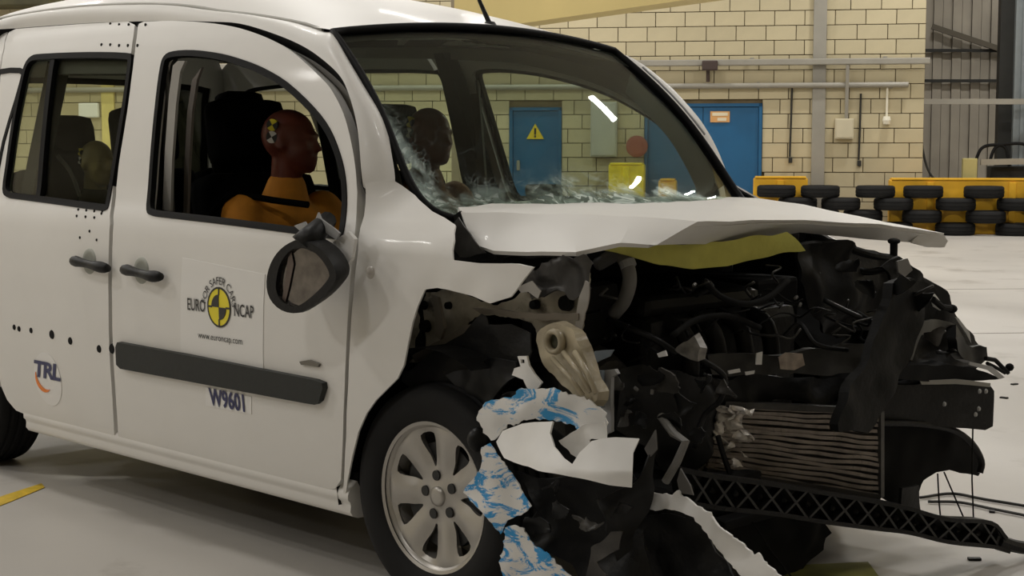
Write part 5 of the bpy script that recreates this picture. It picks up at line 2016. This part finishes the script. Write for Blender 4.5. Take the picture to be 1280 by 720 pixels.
for (pts, r, m_, nm) in [
    ([(748, 330, -.45), (772, 318, -.46), (783, 330, -.47), (787, 352, -.47), (780, 376, -.46), (768, 392, -.44)], 0.020, GREYHOSE, 'grey_hose'),
    ([(760, 400, -.46), (790, 412, -.45), (820, 425, -.42), (845, 442, -.38)], 0.010, BLACKG, 'coolant_hose'),
    ([(980, 420, 0.0), (1000, 405, .02), (1020, 430, .02), (1060, 438, .1)], 0.007, BLACKG, 'brake_pipe'),
    ([(1030, 375, .1), (1060, 390, .12), (1090, 402, .15), (1112, 405, .2)], 0.008, BLACKG, 'coolant_hose'),
    ([(880, 350, -.25), (900, 370, -.22), (930, 380, -.18), (960, 372, -.10), (985, 350, 0)], 0.009, BLACKD, 'coolant_hose'),
    ([(840, 420, -.42), (870, 400, -.32), (910, 395, -.22), (950, 410, -.12)], 0.009, BLACKD, 'coolant_hose'),
    ([(1040, 345, .3), (1060, 335, .35), (1085, 340, .4), (1110, 335, .45)], 0.011, BLACKG, 'wiring_loom'),
    ([(870, 445, -.40), (905, 470, -.35), (900, 500, -.33), (880, 520, -.34), (868, 560, -.36)], 0.008, BLACKP, 'wiring_loom'),
    ([(700, 560, -.75), (740, 585, -.72), (780, 590, -.70), (800, 615, -.70)], 0.012, BLACKG, 'wiring_loom'),
]:
    q = MB()
    q.tube(spline([P(u, v, y=y) for u, v, y in pts], 6), r, 10)
    q.build(nm, m_, fe, smooth=True)
q = MB()
q.tube([P(783, 326, y=-.472), P(786, 334, y=-.472)], 0.023, 12)
q.build('hose_clamp', LIGHTHOSE, fe)
# pale bits in the bay: pump housing, broken lamp reflector, clips
frag('pump_housing', [(846, 434), (853, 425), (866, 423), (872, 436), (870, 454), (862, 450), (852, 446)], mat('soiled_alloy', (0.20, 0.19, 0.175), 0.4, 0.5, var=0.4, scale=40), fe, y=-0.44, thick=0.03, amp=0.012, sc=25, step=5)
frag('white_clip', [(822, 442), (832, 438), (834, 445), (824, 447)], WHITEC, fe, y=-0.46, thick=0.006, amp=0.004, step=4)
for (u, v, y_) in [(868, 356, -.3), (995, 372, .05), (1000, 381, .05), (1023, 342, .2), (815, 490, -.62), (795, 486, -.62)]:
    q = MB()
    c = P(u, v, y=y_)
    q.box(c, (0.009, 0.009, 0.014), Matrix.Rotation(u * 0.1, 3, 'X') @ Matrix.Rotation(v * 0.13, 3, 'Z'), 0.003)
    q.build('clip', mat('pale_clip', (0.14, 0.135, 0.13), 0.4), fe)

# upper cross member (slam panel), bumper beam, radiator
def xl(u):
    return 0.44 + (u - 890) / 350 * 0.34


cm = frag('slam_panel', [(885, 446), (930, 442), (985, 442), (1030, 436), (1092, 430), (1096, 440), (1080, 462), (1040, 470), (985, 466), (920, 468), (890, 470)], mat('grey_black_painted_steel', (0.030, 0.029, 0.026), 0.45, 0.2, var=0.4, scale=20), fe, x=lambda u, v: xl(u) + 0.02, thick=0.02, amp=0.010, sc=12, step=8, label='bent dark upper cross member')
frag('torn_label', [(974, 446), (984, 440), (1004, 442), (1006, 456), (994, 462), (976, 460)], mat('worn_label', (0.42, 0.35, 0.29), 0.5, var=0.4, scale=40), cm, x=lambda u, v: xl(u) + 0.045, thick=0.003, amp=0.008, step=5)
frag('white_clip', [(946, 442), (953, 440), (952, 456), (945, 456)], WHITEC, cm, x=lambda u, v: xl(u) + 0.045, thick=0.005, amp=0.003, step=4)
frag('bright_edge', [(910, 463), (925, 461), (926, 465), (911, 467)], WHITEC, cm, x=lambda u, v: xl(u) + 0.045, thick=0.004, amp=0.002, step=4)
frag('bright_edge', [(932, 465), (944, 463), (943, 467), (933, 469)], WHITEC, cm, x=lambda u, v: xl(u) + 0.045, thick=0.004, amp=0.002, step=4)
frag('front_fascia_shell', [(770, 466), (800, 458), (850, 462), (890, 470), (985, 468), (1040, 472), (1100, 478), (1100, 512), (1000, 510), (930, 508), (905, 506), (890, 560), (860, 596), (835, 600), (812, 560), (790, 545), (768, 540), (764, 500)], BLACKP, fe, x=lambda u, v: xl(u) - 0.0 + (0.05 if u < 890 else 0), thick=0.012, amp=0.03, sc=11, step=9, label='black grille carrier, cracked')
bb = frag('bumper_beam', [(1100, 482), (1150, 480), (1200, 478), (1236, 480), (1241, 488), (1241, 532), (1232, 537), (1200, 535), (1150, 530), (1095, 526), (1060, 505)], BLACKP, fe, x=lambda u, v: xl(u) + 0.04, thick=0.09, amp=0.006, sc=9, step=8, label='black bumper beam ending at the far corner')
frag('beam_lip', [(1150, 476), (1195, 474), (1238, 479), (1238, 484), (1195, 480), (1152, 481)], mat('beam_edge_grey', (0.30, 0.29, 0.26), 0.4), bb, x=lambda u, v: xl(u) + 0.055, thick=0.004, amp=0.001, step=6)  # pale grey strip along the top edge of the beam
for (u, v) in [(1223, 511), (1219, 518), (1232, 489), (1224, 489), (1180, 505)]:
    q = MB()
    q.lathe([(0.0, 0.006), (0.006, 0.005), (0.008, 0.0)], P(u, v, x=xl(u) + 0.055), 'x', 10)
    q.build('bolt_head', LIGHTHOSE, bb)
# radiator: frame, core, fin rows, torn bright fins at the near end
tl, tr = P(905, 505, x=0.45), P(1097, 514, x=0.72)
bl, br = P(880, 588, x=0.45), P(1097, 621, x=0.72)
nrm = (tr - tl).cross(bl - tl).normalized()
if nrm.x < 0:
    nrm = -nrm
V, F = [], []
for o_ in (0.0, -0.05):
    V += [tl + nrm * o_, tr + nrm * o_, br + nrm * o_, bl + nrm * o_]
rad = MB().add(V, [(0, 3, 2, 1), (4, 5, 6, 7), (0, 1, 5, 4), (1, 2, 6, 5), (2, 3, 7, 6), (3, 0, 4, 7)]).build('radiator', mat('radiator_dark', (0.05, 0.043, 0.037), 0.6, 0.2), fe, label='radiator with bent aluminium fins')
NT = 15
for k in range(NT):
    t_ = (k + 0.5) / NT
    a, b = tl.lerp(bl, t_), tr.lerp(br, t_)
    h_ = (bl - tl).length / NT
    pts = []
    for j in range(25):
        s_ = j / 24
        p = a.lerp(b, s_) + Vector((0, 0, 0.006 * noise.noise(Vector((s_ * 5, k * .6, 1))))) + nrm * (0.006 + 0.012 * noise.noise(Vector((s_ * 4, k * .5, 7))))
        pts.append(p)
    q = MB()
    for i in range(24):
        q.beam(pts[i], pts[i + 1], 0.016, h_ * 0.74, Vector((0, 0, 1)))
    q.build('fin_row', ALUD, rad)
for (a, b) in ((tl, tr), (bl, br), (tr, br)):
    q = MB()
    q.beam(a + nrm * 0.005, b + nrm * 0.005, 0.03, 0.018)
    q.build('radiator_frame', DGREY, rad)
frag('torn_fins', [(902, 506), (928, 508), (932, 530), (930, 560), (926, 590), (900, 592), (878, 588), (866, 574), (880, 568), (890, 552), (896, 530)], ALU, rad, x=lambda u, v: 0.475 + (u - 905) / 192 * .27, thick=0.006, amp=0.045, sc=34, step=4, jag=4, label='bright torn aluminium fins')
frag('broken_pipe', [(897, 546), (901, 544), (912, 580), (916, 592), (911, 592)], BLACKD, rad, x=0.53, thick=0.008, amp=0.002, step=6)
# dark upright bent across the radiator
frag('bent_upright', [(1118, 352), (1140, 346), (1158, 356), (1152, 400), (1140, 440), (1118, 490), (1096, 532), (1085, 542), (1050, 540), (1048, 530), (1062, 490), (1084, 450), (1104, 400)], mat('black_grey_plastic', (0.0045, 0.0045, 0.0043), 0.65, var=0.3, scale=20, bump=0.2, spec=0.2), fe, x=lambda u, v: 0.70 + (540 - v) / 200 * -0.02 + 0.12, thick=0.03, amp=0.014, sc=12, step=8, label='black upright bent across the radiator')
# far corner of the front end
fc = frag('far_corner_panel', [(1000, 306), (1020, 302), (1048, 305), (1085, 317), (1112, 322), (1128, 320), (1146, 336), (1160, 362), (1178, 384), (1198, 402), (1208, 428), (1230, 436), (1236, 452), (1190, 460), (1140, 462), (1110, 440), (1100, 420), (1060, 430), (1010, 400), (990, 360)], BLACKP, fe, x=lambda u, v: 0.52 + 0.16 * (u - 990) / 240, thick=0.012, amp=0.055, sc=8, step=9, label='crumpled black far corner of the front end')
frag('corner_fold', [(1104, 330), (1124, 322), (1146, 336), (1176, 382), (1168, 400), (1150, 396), (1128, 380), (1112, 352)], mat('black_grey_plastic', (0.018, 0.018, 0.017)), fc, x=0.70, thick=0.01, amp=0.02, sc=14, step=7)
frag('lamp_glint', [(1162, 368), (1168, 368), (1180, 382), (1176, 388), (1168, 384)], WHITEC, fc, x=0.72, thick=0.006, amp=0.003, step=4)
frag('lamp_glint', [(1194, 396), (1199, 398), (1212, 416), (1214, 430), (1208, 418)], LIGHTHOSE, fc, x=0.72, thick=0.005, amp=0.002, step=4)
q = MB()
q.tube([P(1166, 374, x=0.73), P(1178, 384, x=0.73), P(1190, 386, x=0.73)], 0.010, 8)
q.add(*ell(P(1190, 386, x=0.73), (0.018, 0.014, 0.014), None, 2))
q.build('lamp_bracket', BLACKD, fc)
frag('corner_brace', [(1140, 405), (1176, 400), (1192, 404), (1180, 412), (1150, 420), (1140, 450), (1128, 448)], mat('black_grey_mid', (0.05, 0.05, 0.047), 0.45, var=0.3, scale=20), fc, x=0.73, thick=0.01, amp=0.01, step=6)
frag('lamp_body', [(1196, 404), (1208, 428), (1232, 436), (1236, 450), (1222, 456), (1205, 452), (1196, 440), (1190, 420)], BLACKG, fc, x=0.75, thick=0.03, amp=0.015, step=6)
frag('corner_wedge', [(1120, 458), (1160, 456), (1210, 458), (1230, 464), (1250, 474), (1230, 476), (1180, 478), (1130, 474), (1100, 470)], BLACKD, fe, x=lambda u, v: 0.74 + (u - 1100) / 150 * .05, thick=0.06, amp=0.006, step=7)
frag('pale_edge', [(1212, 452), (1240, 458), (1256, 472), (1250, 474), (1236, 463), (1212, 456)], LIGHTHOSE, fe, x=0.83, thick=0.004, amp=0.001, step=5)
q = MB()
q.tube([P(1232, 448, x=0.81), P(1244, 450, x=0.81), P(1252, 458, x=0.81), P(1260, 466, x=0.81)], 0.007, 8)
q.tube([P(1234, 454, x=0.81), P(1246, 460, x=0.81), P(1256, 466, x=0.81)], 0.006, 8)
q.add(*ell(P(1262, 459, x=0.81), (0.014, 0.013, 0.013), None, 2))
q.build('torn_connector', BLACKD, fe)
q = MB()
c = P(1117, 322, x=0.62)
q.tube([c, c + Vector((0, 0, 0.05))], 0.012, 8)
q.add(*ell(c + Vector((0, 0, 0.05)), (0.02, 0.02, 0.01), None, 2))
q.build('bonnet_buffer', BLACKD, fe)
frag('clip_plate', [(1122, 326), (1134, 324), (1140, 338), (1132, 346), (1124, 340)], mat('pale_clip', (0.22, 0.21, 0.2)), fc, x=0.715, thick=0.005, amp=0.004, step=5)
# far lamp cup under the beam
cup = frag('fog_lamp_cup', [(1098, 530), (1150, 531), (1188, 537), (1212, 552), (1226, 574), (1229, 586), (1222, 593), (1195, 589), (1172, 589), (1158, 602), (1148, 618), (1134, 634), (1100, 622)], BLACKD, fe, x=lambda u, v: 0.66 + 0.0006 * (u - 1098), thick=0.012, amp=0.01, step=8, label='black hollow lamp cup at the far corner')
q = MB()
q.tube(spline([P(u, v, x=0.70 + 0.0006 * (u - 1098)) for u, v in [(1100, 529), (1150, 530), (1190, 537), (1214, 553), (1227, 576), (1225, 591)]], 4), 0.010, 8)
q.build('cup_rim', BLACKP, cup)
frag('cup_bracket', [(1128, 610), (1148, 606), (1152, 640), (1158, 640), (1158, 652), (1148, 652), (1140, 636), (1126, 640)], BLACKP, cup, x=0.74, thick=0.01, amp=0.004, step=6)
# lattice crash strip across the front, sagging to the floor at the far end
lat_top = [(846, 586, .60), (900, 596, .64), (960, 604, .68), (1020, 614, .72), (1080, 624, .76), (1130, 634, .80), (1180, 648, .84), (1232, 652, .87), (1252, 672, .885)]
lat_bot = [(852, 626, .60), (900, 634, .64), (960, 640, .68), (1020, 650, .72), (1080, 658, .76), (1130, 664, .80), (1180, 676, .84), (1236, 682, .87), (1256, 688, .885)]
LT = [P(u, v, x=x) for u, v, x in spline(lat_top, 4)]
LB = [P(u, v, x=x) for u, v, x in spline(lat_bot, 4)]
LT = [Vector((p.x, p.y, max(p.z, 0.02))) for p in LT]
LB = [Vector((p.x, p.y, max(p.z, 0.012))) for p in LB]
q = MB()
for i in range(len(LT) - 1):
    q.beam(LT[i], LT[i + 1], 0.045, 0.012)
lat = q.build('lattice_strip', BLACKP, fe, label='black lattice bumper strip sagging to the floor')
q = MB()
for i in range(len(LB) - 1):
    q.beam(LB[i], LB[i + 1], 0.045, 0.012)
q.build('lower_rail', BLACKP, lat)
V, T = grid_loft([[p + Vector((-0.035, 0.015, 0)) for p in LT], [p + Vector((-0.035, 0.015, 0)) for p in LB]], 1, 2, 0.0, 1, 1)
sheet('strip_web', V, T, 0.006, BLACKD, lat, toward=(1, -1, 0))
for i in range(1, len(LT) - 2, 2):
    for (a, b) in ((LT[i], LB[min(i + 2, len(LB) - 1)]), (LB[i], LT[min(i + 2, len(LT) - 1)])):
        q = MB()
        q.beam(a, b, 0.035, 0.007)
        q.build('lattice_rib', mat('black_plastic_worn', (0.014, 0.014, 0.0135), 0.42, var=0.3, scale=20), lat)
for i in range(1, len(LT) - 2, 2):
    q = MB()
    c = (LT[i] + LB[i] + LT[i + 2] + LB[i + 2]) / 4
    q.box(c + Vector((-0.02, 0.012, 0)), (0.012, 0.04, 0.04), Matrix.Rotation(0.8, 3, 'X'), 0.003)
    q.build('lattice_cell', mat('grey_black_cell', (0.06, 0.06, 0.058), 0.4, var=0.5, scale=8), lat)
q = MB()
q.tube(spline([P(1248, 676, x=.885), P(1275, 684, x=.91), P(1330, 690, x=.96)], 4), 0.02, 8)
q.build('strip_tail', BLACKP, lat)
# undertray, then a black sheet drawn for the far-side darkness below
q = MB()
q.box((0.36, 0.25, 0.25), (0.46, 1.1, 0.03), Matrix.Rotation(0.06, 3, 'Y'), 0.01)
q.build('undertray', BLACKD, fe)
frag('under_shade_sheet', [(866, 632), (930, 640), (1030, 652), (1040, 668), (1028, 690), (1000, 720), (960, 740), (920, 700)], BLACKD, fe, x=0.50, thick=0.008, amp=0.02, step=10)
# hanging wires
for pts in ([(1216, 536, .83), (1215, 600, .83), (1217, 652, .83)], [(1172, 592, .78), (1174, 630, .8), (1176, 650, .82)], [(1180, 590, .78), (1198, 632, .80), (1208, 655, .84)], [(940, 652, .6), (965, 690, .64), (990, 722, .68)]):
    q = MB()
    q.tube([P(u, v, x=x) for u, v, x in pts], 0.0025, 6)
    q.build('loose_wire', BLACKD, fe)
# chips of debris on the floor
for k, (u, v) in enumerate([(1255, 498), (1268, 481), (1150, 402), (1218, 700), (1240, 640)]):
    q = MB()
    q.box((0, 0, 0.004), (0.04, 0.02, 0.008), None, 0.002)
    o_ = q.build('debris_chip', BLACKP)
    o_.location = P(u, v, z=0.0)
    o_.rotation_euler = (0, 0, k * 1.3)
    tag(o_, ['small dark chip of debris on the floor right of the beam end', 'tiny dark chip of debris on the floor nearest the right edge', 'small brown chip of debris on the pale floor beyond the far corner', 'dark chip of debris on the floor below the lattice strip', 'dark chip of debris between the two floor cables'][k], 'debris')

rc = random.Random(11)
for k in range(34):
    u, v = rc.uniform(745, 1150), rc.uniform(340, 470)
    if v > 420 and u > 890 and u < 1090:
        v -= 60
    y0 = -0.55 + (u - 745) / 405 * 0.95 + rc.uniform(-0.05, 0.05)
    pts = [P(u, v, y=y0)]
    for j in range(3):
        u += rc.uniform(-22, 26)
        v += rc.uniform(-14, 16)
        pts.append(P(u, v, y=y0 + rc.uniform(-0.04, 0.04)))
    q = MB()
    q.tube(spline(pts, 4), rc.uniform(0.002, 0.005), 6)
    q.build('torn_wire', rc.choice((BLACKD, BLACKG, BLACKG, DGREY)), fe, smooth=True)
for k, (u, v, y_, m_) in enumerate([(770, 480, -.66, DGREY), (790, 500, -.66, BLACKG), (812, 470, -.62, BLACKG), (835, 482, -.60, DGREY), (850, 505, -.58, BLACKG), (800, 530, -.68, BLACKG), (778, 520, -.70, DGREY), (842, 530, -.62, BLACKG),
                                    (868, 540, -.55, BLACKG), (700, 640, -.90, BLACKG), (730, 650, -.88, DGREY), (690, 610, -.90, BLACKG), (775, 640, -.85, BLACKG), (672, 655, -.91, BLACKG), (1150, 372, .30, BLACKG), (1172, 420, .40, DGREY),
                                    (1185, 440, .45, BLACKG), (1130, 352, .2, BLACKG), (880, 478, -.45, BLACKG), (905, 486, -.38, DGREY), (640, 500, -.87, BLACKP), (1085, 356, .1, BLACKG), (1060, 330, .12, BLACKG)]):
    n_ = rc.randint(5, 7)
    a0 = rc.uniform(0, 6)
    pl = [(u + rc.uniform(7, 17) * math.cos(a0 + j * 6.283 / n_), v + rc.uniform(6, 16) * math.sin(a0 + j * 6.283 / n_)) for j in range(n_)]
    frag('torn_shred', pl, m_, fe, y=y_, thick=0.004, amp=0.03, sc=22, step=6, jag=3)
